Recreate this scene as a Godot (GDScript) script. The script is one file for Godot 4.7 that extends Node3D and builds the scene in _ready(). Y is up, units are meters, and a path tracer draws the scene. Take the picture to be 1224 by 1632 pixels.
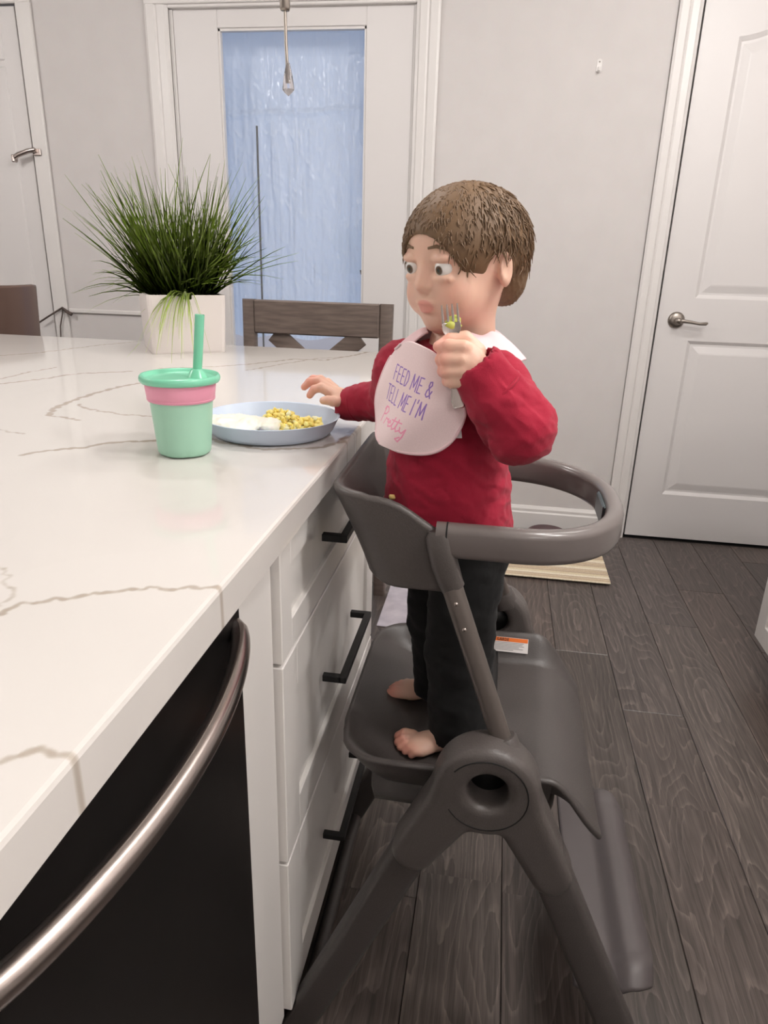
extends Node3D

var rng := RandomNumberGenerator.new()
var M := {}
var taken := {}

# ------------------------------------------------------------------ nodes
func numbered(called: String) -> String:
	if not taken.has(called):
		taken[called] = 0
		return called
	taken[called] += 1
	return "%s_%03d" % [called, taken[called]]

func tag(o: Node3D, label: String, category: String, group := "", kind := "") -> Node3D:
	o.set_meta("label", label)
	o.set_meta("category", category)
	if group != "":
		o.set_meta("group", group)
	if kind != "":
		o.set_meta("kind", kind)
	return o

func base(called: String, at := Vector3.ZERO, turn := 0.0) -> Node3D:
	var o := Node3D.new()
	o.name = numbered(called)
	add_child(o)
	o.position = at
	o.rotation.y = turn
	return o

func obj(called: String, mesh: Mesh, mat: Material, parent: Node3D = null) -> MeshInstance3D:
	var o := MeshInstance3D.new()
	o.mesh = mesh
	o.material_override = mat
	if parent == null:
		o.name = numbered(called)
		add_child(o)
	else:
		o.name = called
		parent.add_child(o, true)
	return o

func struct(called: String, mesh: Mesh, mat: Material, parent: Node3D = null) -> MeshInstance3D:
	var o := obj(called, mesh, mat, parent)
	if parent == null:
		o.set_meta("kind", "structure")
	return o

# ------------------------------------------------------------------ mesh helpers
func start(smooth := true) -> SurfaceTool:
	var st := SurfaceTool.new()
	st.begin(Mesh.PRIMITIVE_TRIANGLES)
	st.set_smooth_group(0 if smooth else -1)
	return st

func done(st: SurfaceTool) -> ArrayMesh:
	st.generate_normals()
	return st.commit()

func tri(st: SurfaceTool, a: Vector3, b: Vector3, c: Vector3) -> void:
	st.add_vertex(a)
	st.add_vertex(b)
	st.add_vertex(c)

func quad(st: SurfaceTool, a: Vector3, b: Vector3, c: Vector3, d: Vector3) -> void:
	tri(st, a, b, c)
	tri(st, a, c, d)

# a box with chamfered edges, flat faces
func bx(st: SurfaceTool, c: Vector3, s: Vector3, bevel := 0.0, q := Basis.IDENTITY) -> void:
	var h := s * 0.5
	var b: float = minf(bevel, minf(h.x, minf(h.y, h.z)) * 0.9)
	st.set_smooth_group(-1)
	var P := func(x: float, y: float, z: float) -> Vector3: return c + q * Vector3(x, y, z)
	for ax in 3:
		for sg in [-1.0, 1.0]:
			var u := (ax + 1) % 3
			var v := (ax + 2) % 3
			var f := []
			for k in [[-1, -1], [1, -1], [1, 1], [-1, 1]]:
				var p := Vector3.ZERO
				p[ax] = sg * h[ax]
				p[u] = k[0] * (h[u] - b)
				p[v] = k[1] * (h[v] - b)
				f.append(c + q * p)
			if sg < 0:
				quad(st, f[0], f[1], f[2], f[3])
			else:
				quad(st, f[3], f[2], f[1], f[0])
	if b <= 0.0:
		return
	for ax in 3:
		var u := (ax + 1) % 3
		var v := (ax + 2) % 3
		for su in [-1.0, 1.0]:
			for sv in [-1.0, 1.0]:
				var f := []
				for k in [[-1, 0], [1, 0], [1, 1], [-1, 1]]:
					var p := Vector3.ZERO
					p[ax] = k[0] * (h[ax] - b)
					p[u] = su * (h[u] if k[1] == 0 else h[u] - b)
					p[v] = sv * (h[v] - b if k[1] == 0 else h[v])
					f.append(c + q * p)
				if su * sv > 0:
					quad(st, f[3], f[2], f[1], f[0])
				else:
					quad(st, f[0], f[1], f[2], f[3])
	for sx in [-1.0, 1.0]:
		for sy in [-1.0, 1.0]:
			for sz in [-1.0, 1.0]:
				var a = P.call(sx * h.x, sy * (h.y - b), sz * (h.z - b))
				var d = P.call(sx * (h.x - b), sy * h.y, sz * (h.z - b))
				var e = P.call(sx * (h.x - b), sy * (h.y - b), sz * h.z)
				if sx * sy * sz > 0:
					tri(st, a, e, d)
				else:
					tri(st, a, d, e)

func box_mesh(c: Vector3, s: Vector3, bevel := 0.0, q := Basis.IDENTITY) -> ArrayMesh:
	var st := start(false)
	bx(st, c, s, bevel, q)
	return done(st)

# box between two corners
func bb(x0: float, x1: float, y0: float, y1: float, z0: float, z1: float, bevel := 0.0) -> ArrayMesh:
	return box_mesh(Vector3(x0 + x1, y0 + y1, z0 + z1) * 0.5, Vector3(absf(x1 - x0), absf(y1 - y0), absf(z1 - z0)), bevel)

func boxes(list: Array, bevel := 0.0) -> ArrayMesh:
	var st := start(false)
	for b in list:
		bx(st, Vector3(b[0] + b[1], b[2] + b[3], b[4] + b[5]) * 0.5, Vector3(absf(b[1] - b[0]), absf(b[3] - b[2]), absf(b[5] - b[4])), bevel)
	return done(st)

# sweep a closed section (Vector2 list: x = side, y = up) along points
func sweep(st: SurfaceTool, pts: Array, section: Array, up := Vector3.UP, scales: Array = [], closed := false, caps := true) -> void:
	var n := pts.size()
	var m := section.size()
	var rings := []
	var side := Vector3.ZERO
	for i in n:
		var t: Vector3
		if closed:
			t = (pts[(i + 1) % n] - pts[(i - 1 + n) % n]).normalized()
		else:
			t = (pts[mini(i + 1, n - 1)] - pts[maxi(i - 1, 0)]).normalized()
		side = t.cross(up).normalized()
		var vv := side.cross(t).normalized()
		var k = scales[i] if scales.size() else 1.0
		var r := []
		for s in section:
			r.append(pts[i] + side * s.x * k + vv * s.y * k)
		rings.append(r)
	st.set_smooth_group(0)
	for i in (n if closed else n - 1):
		var a: Array = rings[i]
		var b: Array = rings[(i + 1) % n]
		for j in m:
			var k := (j + 1) % m
			quad(st, a[j], a[k], b[k], b[j])
	if caps and not closed:
		st.set_smooth_group(-1)
		for e in [0, n - 1]:
			for j in range(1, m - 1):
				if e == 0:
					tri(st, rings[e][0], rings[e][j + 1], rings[e][j])
				else:
					tri(st, rings[e][0], rings[e][j], rings[e][j + 1])

func circle(r: float, seg := 12) -> Array:
	var a := []
	for i in seg:
		a.append(Vector2(cos(TAU * i / seg), sin(TAU * i / seg)) * r)
	return a

func rrect(w: float, h: float, r: float, n := 4) -> Array:
	var a := []
	for c in 4:
		var cx: float = (w * 0.5 - r) * [1, -1, -1, 1][c]
		var cy: float = (h * 0.5 - r) * [1, 1, -1, -1][c]
		for i in n + 1:
			var t := PI * 0.5 * (c + float(i) / n)
			a.append(Vector2(cx + cos(t) * r, cy + sin(t) * r))
	return a

func tube_mesh(pts: Array, r: float, seg := 12, up := Vector3.UP, scales: Array = []) -> ArrayMesh:
	var st := start()
	sweep(st, pts, circle(r, seg), up, scales)
	return done(st)

func sweep_mesh(pts: Array, section: Array, up := Vector3.UP, scales: Array = [], closed := false) -> ArrayMesh:
	var st := start()
	sweep(st, pts, section, up, scales, closed)
	return done(st)

# profile: Vector2(radius, height); smooth runs are split where a point repeats
func lathe(st: SurfaceTool, prof: Array, seg := 40, c := Vector3.ZERO) -> void:
	st.set_smooth_group(0)
	var g := 0
	for i in prof.size() - 1:
		var p: Vector2 = prof[i]
		var q: Vector2 = prof[i + 1]
		if p.is_equal_approx(q):
			g += 1
			st.set_smooth_group(g)
			continue
		for j in seg:
			var a := TAU * j / seg
			var b := TAU * (j + 1) / seg
			var d0 := Vector3(cos(a), 0, sin(a))
			var d1 := Vector3(cos(b), 0, sin(b))
			var v0 := c + d0 * p.x + Vector3.UP * p.y
			var v1 := c + d1 * p.x + Vector3.UP * p.y
			var v2 := c + d1 * q.x + Vector3.UP * q.y
			var v3 := c + d0 * q.x + Vector3.UP * q.y
			if p.x > 0.00001:
				tri(st, v0, v2, v1)
			if q.x > 0.00001:
				tri(st, v0, v3, v2)

func lathe_mesh(prof: Array, seg := 40, c := Vector3.ZERO) -> ArrayMesh:
	var st := start()
	lathe(st, prof, seg, c)
	return done(st)

# a sheet of some thickness: rows of points, the back lies against the normals
func sheet(rows: Array, thick: float, uvs := false, rim := true) -> ArrayMesh:
	var n := rows.size()
	var m: int = rows[0].size()
	var V := PackedVector3Array()
	var N := PackedVector3Array()
	var U := PackedVector2Array()
	var I := PackedInt32Array()
	for i in n:
		for j in m:
			var du: Vector3 = rows[mini(i + 1, n - 1)][j] - rows[maxi(i - 1, 0)][j]
			var dv: Vector3 = rows[i][mini(j + 1, m - 1)] - rows[i][maxi(j - 1, 0)]
			var nn := du.cross(dv).normalized()
			V.append(rows[i][j])
			N.append(nn)
			U.append(Vector2(float(j) / (m - 1), float(i) / (n - 1)))
	var cnt := n * m
	for k in cnt:
		V.append(V[k] - N[k] * thick)
		N.append(-N[k])
		U.append(U[k])
	for i in n - 1:
		for j in m - 1:
			var a := i * m + j
			var b := a + 1
			var c := a + m + 1
			var d := a + m
			I.append_array([a, b, c, a, c, d])
			I.append_array([cnt + a, cnt + c, cnt + b, cnt + a, cnt + d, cnt + c])
	# rounded rim
	var loop := []
	for j in m - 1:
		loop.append(j)
	for i in n - 1:
		loop.append(i * m + m - 1)
	for j in range(m - 1, 0, -1):
		loop.append((n - 1) * m + j)
	for i in range(n - 1, 0, -1):
		loop.append(i * m)
	if rim:
		var L := loop.size()
		var ringn := 5
		var start_i := V.size()
		for k in L:
			var a: Vector3 = V[loop[k]]
			var nn: Vector3 = N[loop[k]]
			var t: Vector3 = (V[loop[(k + 1) % L]] - V[loop[(k - 1 + L) % L]]).normalized()
			var outw := nn.cross(t).normalized()
			for r in ringn:
				var ang := PI * r / (ringn - 1)
				var dir := nn * cos(ang) + outw * sin(ang)
				V.append(a - nn * thick * 0.5 + dir * thick * 0.5)
				N.append(dir)
				U.append(U[loop[k]])
		for k in L:
			var k2 := (k + 1) % L
			for r in ringn - 1:
				var a := start_i + k * ringn + r
				var b := start_i + k2 * ringn + r
				I.append_array([a, a + 1, b + 1, a, b + 1, b])
	var arr := []
	arr.resize(Mesh.ARRAY_MAX)
	arr[Mesh.ARRAY_VERTEX] = V
	arr[Mesh.ARRAY_NORMAL] = N
	arr[Mesh.ARRAY_TEX_UV] = U
	arr[Mesh.ARRAY_INDEX] = I
	var am := ArrayMesh.new()
	am.add_surface_from_arrays(Mesh.PRIMITIVE_TRIANGLES, arr)
	return am

# ------------------------------------------------------------------ fields meshed as surface nets
# prims: [kind, a, b, ra, rb, k]  kind 0 tapered capsule, 1 ellipsoid (a centre, b radii, ra Basis), 2 capsule cut away, 3 ellipsoid cut away
func field(prims: Array, lo: Vector3, hi: Vector3, cell: float, wobble = null, colour = null) -> Dictionary:
	var nx := int(ceil((hi.x - lo.x) / cell)) + 1
	var ny := int(ceil((hi.y - lo.y) / cell)) + 1
	var nz := int(ceil((hi.z - lo.z) / cell)) + 1
	var F := PackedFloat32Array()
	F.resize(nx * ny * nz)
	F.fill(0.06)
	for p in prims:
		var kind: int = p[0]
		var a: Vector3 = p[1]
		var b: Vector3 = p[2]
		var k: float = p[5]
		var bl: Vector3
		var bh: Vector3
		var pad := k * 1.2 + cell * 2.0
		var inv := Basis.IDENTITY
		if kind == 0 or kind == 2:
			var rr := maxf(p[3], p[4]) + pad
			bl = a.min(b) - Vector3.ONE * rr
			bh = a.max(b) + Vector3.ONE * rr
		else:
			var rr := maxf(b.x, maxf(b.y, b.z)) + pad
			bl = a - Vector3.ONE * rr
			bh = a + Vector3.ONE * rr
			inv = (p[3] as Basis).transposed()
		var i0 := maxi(0, int((bl.x - lo.x) / cell))
		var i1 := mini(nx - 1, int((bh.x - lo.x) / cell) + 1)
		var j0 := maxi(0, int((bl.y - lo.y) / cell))
		var j1 := mini(ny - 1, int((bh.y - lo.y) / cell) + 1)
		var k0 := maxi(0, int((bl.z - lo.z) / cell))
		var k1 := mini(nz - 1, int((bh.z - lo.z) / cell) + 1)
		var ab := b - a
		var l2 := maxf(ab.length_squared(), 1e-9)
		var ra = p[3]
		var rb = p[4]
		for kk in range(k0, k1 + 1):
			for jj in range(j0, j1 + 1):
				var row := (kk * ny + jj) * nx
				for ii in range(i0, i1 + 1):
					var q := Vector3(lo.x + ii * cell, lo.y + jj * cell, lo.z + kk * cell)
					var d: float
					if kind == 0 or kind == 2:
						var h := clampf((q - a).dot(ab) / l2, 0.0, 1.0)
						d = (q - a - ab * h).length() - (ra + (rb - ra) * h)
					else:
						var e := inv * (q - a)
						var s := e / b
						var sl := s.length()
						var g := (s / b).length()
						d = sl * (sl - 1.0) / maxf(g, 1e-6) if sl > 0.001 else -minf(b.x, minf(b.y, b.z))
					var f := F[row + ii]
					if kind < 2:
						if k > 0.0:
							var h2 := maxf(k - absf(f - d), 0.0) / k
							F[row + ii] = minf(f, d) - h2 * h2 * k * 0.25
						else:
							F[row + ii] = minf(f, d)
					else:
						d = -d
						if k > 0.0:
							var h2 := maxf(k - absf(f - d), 0.0) / k
							F[row + ii] = maxf(f, d) + h2 * h2 * k * 0.25
						else:
							F[row + ii] = maxf(f, d)
	return nets(F, nx, ny, nz, lo, cell, wobble, colour)

func field_fn(fn: Callable, lo: Vector3, hi: Vector3, cell: float) -> Dictionary:
	var nx := int(ceil((hi.x - lo.x) / cell)) + 1
	var ny := int(ceil((hi.y - lo.y) / cell)) + 1
	var nz := int(ceil((hi.z - lo.z) / cell)) + 1
	var F := PackedFloat32Array()
	F.resize(nx * ny * nz)
	for kk in nz:
		for jj in ny:
			var row := (kk * ny + jj) * nx
			for ii in nx:
				F[row + ii] = fn.call(Vector3(lo.x + ii * cell, lo.y + jj * cell, lo.z + kk * cell))
	return nets(F, nx, ny, nz, lo, cell)

func nets(F: PackedFloat32Array, nx: int, ny: int, nz: int, lo: Vector3, cell: float, wobble = null, colour = null) -> Dictionary:
	var V := PackedVector3Array()
	var N := PackedVector3Array()
	var C := PackedColorArray()
	var I := PackedInt32Array()
	var id := PackedInt32Array()
	id.resize(nx * ny * nz)
	id.fill(-1)
	var off := PackedInt32Array([0, 1, nx, nx + 1, nx * ny, nx * ny + 1, nx * ny + nx, nx * ny + nx + 1])
	var E := [[0, 1, 0], [2, 3, 0], [4, 5, 0], [6, 7, 0], [0, 2, 1], [1, 3, 1], [4, 6, 1], [5, 7, 1], [0, 4, 2], [1, 5, 2], [2, 6, 2], [3, 7, 2]]
	var corner := [Vector3(0, 0, 0), Vector3(1, 0, 0), Vector3(0, 1, 0), Vector3(1, 1, 0), Vector3(0, 0, 1), Vector3(1, 0, 1), Vector3(0, 1, 1), Vector3(1, 1, 1)]
	for kk in nz - 1:
		for jj in ny - 1:
			var row := (kk * ny + jj) * nx
			for ii in nx - 1:
				var o := row + ii
				var f0 := F[o]
				if f0 > cell * 7.0 or f0 < -cell * 7.0:
					continue
				var inside := 0
				for c in 8:
					if F[o + off[c]] < 0.0:
						inside += 1
				if inside == 0 or inside == 8:
					continue
				var sum := Vector3.ZERO
				var cnt := 0
				for e in E:
					var fa := F[o + off[e[0]]]
					var fb := F[o + off[e[1]]]
					if (fa < 0.0) != (fb < 0.0):
						var t := fa / (fa - fb)
						sum += (corner[e[0]] as Vector3).lerp(corner[e[1]], t)
						cnt += 1
				sum /= cnt
				var fx0 := F[o] + F[o + off[2]] + F[o + off[4]] + F[o + off[6]]
				var fx1 := F[o + off[1]] + F[o + off[3]] + F[o + off[5]] + F[o + off[7]]
				var fy0 := F[o] + F[o + off[1]] + F[o + off[4]] + F[o + off[5]]
				var fy1 := F[o + off[2]] + F[o + off[3]] + F[o + off[6]] + F[o + off[7]]
				var fz0 := F[o] + F[o + off[1]] + F[o + off[2]] + F[o + off[3]]
				var fz1 := F[o + off[4]] + F[o + off[5]] + F[o + off[6]] + F[o + off[7]]
				id[o] = V.size()
				var nn := Vector3(fx1 - fx0, fy1 - fy0, fz1 - fz0).normalized()
				var pos := lo + (Vector3(ii, jj, kk) + sum) * cell
				if wobble != null:
					pos += nn * float(wobble.call(pos, nn))
				V.append(pos)
				N.append(nn)
				if colour != null:
					C.append(colour.call(pos, nn))
	var sx := 1
	var sy := nx
	var sz := nx * ny
	for kk in range(1, nz - 1):
		for jj in range(1, ny - 1):
			var row := (kk * ny + jj) * nx
			for ii in range(1, nx - 1):
				var o := row + ii
				if id[o] < 0 and id[o - sx] < 0 and id[o - sy] < 0 and id[o - sz] < 0:
					continue
				var ins := F[o] < 0.0
				for ax in 3:
					var st: int = [sx, sy, sz][ax]
					if (F[o + st] < 0.0) == ins:
						continue
					var u: int = [sy, sz, sx][ax]
					var v: int = [sz, sx, sy][ax]
					var a := id[o]
					var b := id[o - u]
					var c := id[o - u - v]
					var d := id[o - v]
					if a < 0 or b < 0 or c < 0 or d < 0:
						continue
					if ins:
						I.append_array([a, c, b, a, d, c])
					else:
						I.append_array([a, b, c, a, c, d])
	# smooth normals from the (possibly wobbled) faces
	for i in N.size():
		N[i] = N[i] * 0.0
	for t in range(0, I.size(), 3):
		var a := V[I[t]]
		var nn := (V[I[t + 2]] - a).cross(V[I[t + 1]] - a)
		N[I[t]] += nn
		N[I[t + 1]] += nn
		N[I[t + 2]] += nn
	for i in N.size():
		N[i] = N[i].normalized()
	return {"v": V, "n": N, "i": I, "c": C}

func join(parts: Array) -> ArrayMesh:
	var V := PackedVector3Array()
	var N := PackedVector3Array()
	var C := PackedColorArray()
	var I := PackedInt32Array()
	for p in parts:
		var b := V.size()
		V.append_array(p.v)
		N.append_array(p.n)
		if p.c.size():
			C.append_array(p.c)
		for k in p.i:
			I.append(b + k)
	var arr := []
	arr.resize(Mesh.ARRAY_MAX)
	arr[Mesh.ARRAY_VERTEX] = V
	arr[Mesh.ARRAY_NORMAL] = N
	if C.size() == V.size():
		arr[Mesh.ARRAY_COLOR] = C
	arr[Mesh.ARRAY_INDEX] = I
	var am := ArrayMesh.new()
	am.add_surface_from_arrays(Mesh.PRIMITIVE_TRIANGLES, arr)
	return am

# ------------------------------------------------------------------ materials
func noise(freq: float, oct := 3, sd := 1, kind := FastNoiseLite.TYPE_SIMPLEX_SMOOTH) -> FastNoiseLite:
	var f := FastNoiseLite.new()
	f.noise_type = kind
	f.frequency = freq
	f.seed = sd
	f.fractal_octaves = oct
	return f

func noise_tex(freq: float, c0: Color, c1: Color, size := 256, oct := 3, sd := 1, normal := false, strength := 4.0) -> NoiseTexture2D:
	var t := NoiseTexture2D.new()
	t.noise = noise(freq, oct, sd)
	t.width = size
	t.height = size
	t.seamless = true
	if normal:
		t.as_normal_map = true
		t.bump_strength = strength
	else:
		var g := Gradient.new()
		g.set_color(0, c0)
		g.set_color(1, c1)
		t.color_ramp = g
	return t

func mat(called: String, c: Color, rough := 0.6, metal := 0.0, spec := 0.5) -> StandardMaterial3D:
	var m := StandardMaterial3D.new()
	m.resource_name = called
	m.albedo_color = c
	m.roughness = rough
	m.metallic = metal
	m.metallic_specular = spec
	M[called] = m
	return m

# fine grain laid over a material, in world scale
func grain(m: StandardMaterial3D, c0: Color, c1: Color, freq: float, scale: float, bump := 0.0, sd := 1) -> StandardMaterial3D:
	m.albedo_color = Color.WHITE
	m.albedo_texture = noise_tex(freq, c0, c1, 256, 4, sd)
	m.uv1_triplanar = true
	m.uv1_world_triplanar = true
	m.uv1_scale = Vector3.ONE * scale
	if bump > 0.0:
		m.normal_enabled = true
		m.normal_texture = noise_tex(freq * 2.0, c0, c1, 256, 4, sd + 7, true, 6.0)
		m.normal_scale = bump
	return m

func ic(c: Array) -> Color:
	return Color(c[0] / 255.0, c[1] / 255.0, c[2] / 255.0)

# ------------------------------------------------------------------ the scene
func _ready() -> void:
	rng.seed = 20
	# ---- camera
	var cam := Camera3D.new()
	cam.name = "camera"
	add_child(cam)
	cam.transform = Transform3D(Basis(Vector3(0.986513, 0.026488, -0.161526), Vector3(-0.079995, 0.938963, -0.334589), Vector3(0.142804, 0.342998, 0.928418)).orthonormalized(), Vector3(0, 1.18, 0))
	cam.fov = 71.833
	cam.near = 0.02
	cam.current = true
	# ---- sky, exposure
	var we := WorldEnvironment.new()
	we.name = "world_environment"
	var env := Environment.new()
	env.background_mode = Environment.BG_SKY
	var sky := Sky.new()
	var sm := ProceduralSkyMaterial.new()
	sm.sky_top_color = Color(0.80, 0.87, 0.96)
	sm.sky_horizon_color = Color(0.87, 0.91, 0.97)
	sm.ground_bottom_color = Color(0.42, 0.42, 0.46)
	sm.ground_horizon_color = Color(0.70, 0.72, 0.80)
	sm.energy_multiplier = 1.0
	sky.sky_material = sm
	env.sky = sky
	env.background_energy_multiplier = 3.6
	env.tonemap_mode = Environment.TONE_MAPPER_LINEAR
	env.tonemap_exposure = 0.60
	env.sdfgi_enabled = true
	env.ssao_enabled = true
	env.ssil_enabled = true
	we.environment = env
	add_child(we)
	# ---- recessed ceiling lights
	materials()
	globe(Vector3(0.95, 2.45, -0.45), 2.2, "frosted globe ceiling light above the base cabinet across the aisle")
	globe(Vector3(1.10, 2.45, 1.25), 1.1, "frosted globe ceiling light in the corner behind the camera")
	globe(Vector3(0.80, 2.45, -1.75), 1.1, "frosted globe ceiling light in front of the panelled door")
	globe(Vector3(-2.60, 2.45, -0.90), 2.2, "frosted globe ceiling light over the room left of the island")
	downlight(Vector3(0.55, 2.45, -0.95), 0.5, "round recessed ceiling light over the aisle by the high chair")
	downlight(Vector3(-0.70, 2.45, 1.10), 0.2, "round recessed ceiling light over the near end of the island")
	downlight(Vector3(-0.80, 2.45, -1.75), 0.6, "round recessed ceiling light above the potted grass")
	room()
	island()
	high_chair()
	table_things()
	background_things()
	child()

func globe(at: Vector3, power: float, label: String) -> void:
	var o := base("globe_light", at)
	tag(o, label, "ceiling light", "globe ceiling lights")
	obj("base_plate", lathe_mesh([Vector2(0.0, -0.03), Vector2(0.055, -0.03), Vector2(0.065, -0.012), Vector2(0.065, 0.0)], 32), M.nickel, o)
	var gl := []
	for i in 17:
		var a := PI * i / 16
		gl.append(Vector2(sin(a) * 0.105, -0.13 - cos(a) * 0.105))
	obj("globe", lathe_mesh(gl, 32), M.lamp_glow, o)
	var l := OmniLight3D.new()
	l.name = "lamp"
	l.light_color = Color(1.0, 0.985, 0.975)
	l.light_energy = power
	l.light_size = 0.11
	l.omni_range = 12.0
	l.omni_attenuation = 2.0
	l.shadow_enabled = true
	o.add_child(l)
	l.position = Vector3(0, -0.13, 0)

func downlight(at: Vector3, power: float, label: String) -> void:
	var o := base("ceiling_light", at)
	tag(o, label, "ceiling light", "recessed ceiling lights")
	obj("trim_ring", lathe_mesh([Vector2(0.072, 0.0), Vector2(0.072, -0.004), Vector2(0.095, -0.004), Vector2(0.095, 0.0)], 32), M.white_trim, o)
	obj("diffuser", lathe_mesh([Vector2(0.0, -0.002), Vector2(0.072, -0.002), Vector2(0.072, 0.0)], 32), M.lamp_glow, o)
	var l := AreaLight3D.new()
	l.name = "lamp"
	l.area_size = Vector2(0.135, 0.135)
	l.light_color = Color(1.0, 0.985, 0.975)
	l.light_energy = 2.6 * power
	l.area_range = 12.0
	l.shadow_enabled = true
	o.add_child(l)
	l.position = Vector3(0, -0.006, 0)
	l.rotation.x = -PI / 2

func materials() -> void:
	mat("wall_paint", Color(0.80, 0.785, 0.775), 0.75)
	grain(M.wall_paint, Color(0.800, 0.782, 0.775), Color(0.815, 0.797, 0.790), 0.02, 1.2, 0.0, 3)
	mat("white_trim", Color(0.86, 0.845, 0.835), 0.38)
	mat("white_door", Color(0.85, 0.835, 0.83), 0.42)
	mat("ceiling_paint", Color(0.84, 0.83, 0.81), 0.85)
	mat("cabinet_paint", Color(0.90, 0.885, 0.87), 0.36)
	mat("dark_gap", Color(0.05, 0.048, 0.046), 0.8)
	var g := mat("lamp_glow", Color(0.9, 0.88, 0.85), 0.5)
	g.emission_enabled = true
	g.emission = Color(1.0, 0.93, 0.85)
	g.emission_energy_multiplier = 3.0
	mat("black_metal", Color(0.028, 0.027, 0.028), 0.5)
	mat("black_appliance", Color(0.05, 0.045, 0.044), 0.32)
	grain(M.black_appliance, Color(0.045, 0.040, 0.039), Color(0.068, 0.060, 0.058), 0.03, 2.0, 0.0, 5)
	mat("steel", Color(0.72, 0.68, 0.66), 0.24, 1.0)
	mat("nickel", Color(0.60, 0.57, 0.54), 0.32, 1.0)
	mat("chair_plastic", Color(0.205, 0.19, 0.185), 0.42)
	grain(M.chair_plastic, Color(0.300, 0.277, 0.268), Color(0.325, 0.302, 0.292), 0.1, 8.0, 0.10, 9)
	mat("chair_dark", Color(0.15, 0.14, 0.138), 0.42)
	grain(M.chair_dark, Color(0.260, 0.240, 0.233), Color(0.285, 0.264, 0.256), 0.1, 8.0, 0.10, 10)
	mat("ring_plastic", Color(0.40, 0.37, 0.36), 0.2)
	M.ring_plastic.clearcoat_enabled = true
	M.ring_plastic.clearcoat = 0.5
	mat("tube_metal", Color(0.42, 0.39, 0.37), 0.36, 0.5)
	mat("teal", Color(0.22, 0.27, 0.28), 0.3)
	mat("glass", Color(0.96, 0.98, 1.0, 0.06), 0.03)
	M.glass.transparency = BaseMaterial3D.TRANSPARENCY_ALPHA
	mat("dark_wood", Color(0.25, 0.21, 0.19), 0.45)
	var dw: StandardMaterial3D = M.dark_wood
	dw.albedo_color = Color.WHITE
	dw.albedo_texture = noise_tex(0.02, Color(0.35, 0.305, 0.28), Color(0.47, 0.415, 0.385), 256, 4, 21)
	dw.uv1_triplanar = true
	dw.uv1_scale = Vector3(1.5, 14.0, 6.0)
	mat("planter", Color(0.86, 0.83, 0.815), 0.35)
	mat("soil", Color(0.12, 0.09, 0.06), 0.95)

# ------------------------------------------------------------------ wood planks
func plank_texture(sd: int) -> ImageTexture:
	var w := 192
	var h := 1024
	var im := Image.create(w, h, false, Image.FORMAT_RGB8)
	var big := noise(1.0, 2, sd)
	var warp := noise(1.0, 3, sd + 50)
	var fib := noise(1.0, 2, sd + 90)
	var data := PackedByteArray()
	data.resize(w * h * 3)
	var k := 0
	for y in h:
		var t := float(y) / h
		for x in w:
			var s := float(x) / w
			var n := big.get_noise_2d(s * 1.0 + sd * 3.7, t * 1.15) + 0.035 * warp.get_noise_2d(s * 5.0, t * 16.0)
			var r := n * 6.0 + s * 1.6
			var fr := r - floorf(r)
			var line := smoothstep(0.70, 0.97, fr) * (1.0 - smoothstep(0.97, 1.0, fr))
			var fine := fib.get_noise_2d(s * 60.0, t * 14.0)
			var coarse := fib.get_noise_2d(s * 14.0 + 40.0, t * 2.2)
			var v := 0.30 + 0.17 * line + 0.15 * fine + 0.20 * coarse + 0.12 * fr
			v = clampf(v, 0.0, 1.0)
			data[k] = int(lerpf(54.0, 146.0, v))
			data[k + 1] = int(lerpf(49.0, 132.0, v))
			data[k + 2] = int(lerpf(46.0, 125.0, v))
			k += 3
	im.set_data(w, h, false, Image.FORMAT_RGB8, data)
	return ImageTexture.create_from_image(im)

func plank_mesh(w: float, l: float, v0: float) -> ArrayMesh:
	# top at 0, eased long edges; uv runs along the board
	var st := SurfaceTool.new()
	st.begin(Mesh.PRIMITIVE_TRIANGLES)
	st.set_smooth_group(-1)
	var e := 0.0012
	var xs := [-w * 0.5, -w * 0.5 + e, w * 0.5 - e, w * 0.5]
	var zs := [-l * 0.5, -l * 0.5 + e, l * 0.5 - e, l * 0.5]
	for i in 3:
		for j in 3:
			var c := []
			for q in [[i, j], [i + 1, j], [i + 1, j + 1], [i, j + 1]]:
				var low: bool = q[0] == 0 or q[0] == 3 or q[1] == 0 or q[1] == 3
				c.append([Vector3(xs[q[0]], -e if low else 0.0, zs[q[1]]), Vector2(float(xs[q[0]]) / w + 0.5, v0 + (float(zs[q[1]]) / 1.22))])
			for t in [0, 1, 2, 0, 2, 3]:
				st.set_uv(c[t][1])
				st.add_vertex(c[t][0])
	var b := -0.009
	var P := [Vector3(xs[0], -e, zs[0]), Vector3(xs[3], -e, zs[0]), Vector3(xs[3], -e, zs[3]), Vector3(xs[0], -e, zs[3])]
	for i in 4:
		var a: Vector3 = P[i]
		var d: Vector3 = P[(i + 1) % 4]
		for q in [a, Vector3(a.x, b, a.z), Vector3(d.x, b, d.z), a, Vector3(d.x, b, d.z), d]:
			st.set_uv(Vector2(0.5, 0.5))
			st.add_vertex(q)
	st.generate_normals()
	return st.commit()

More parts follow.
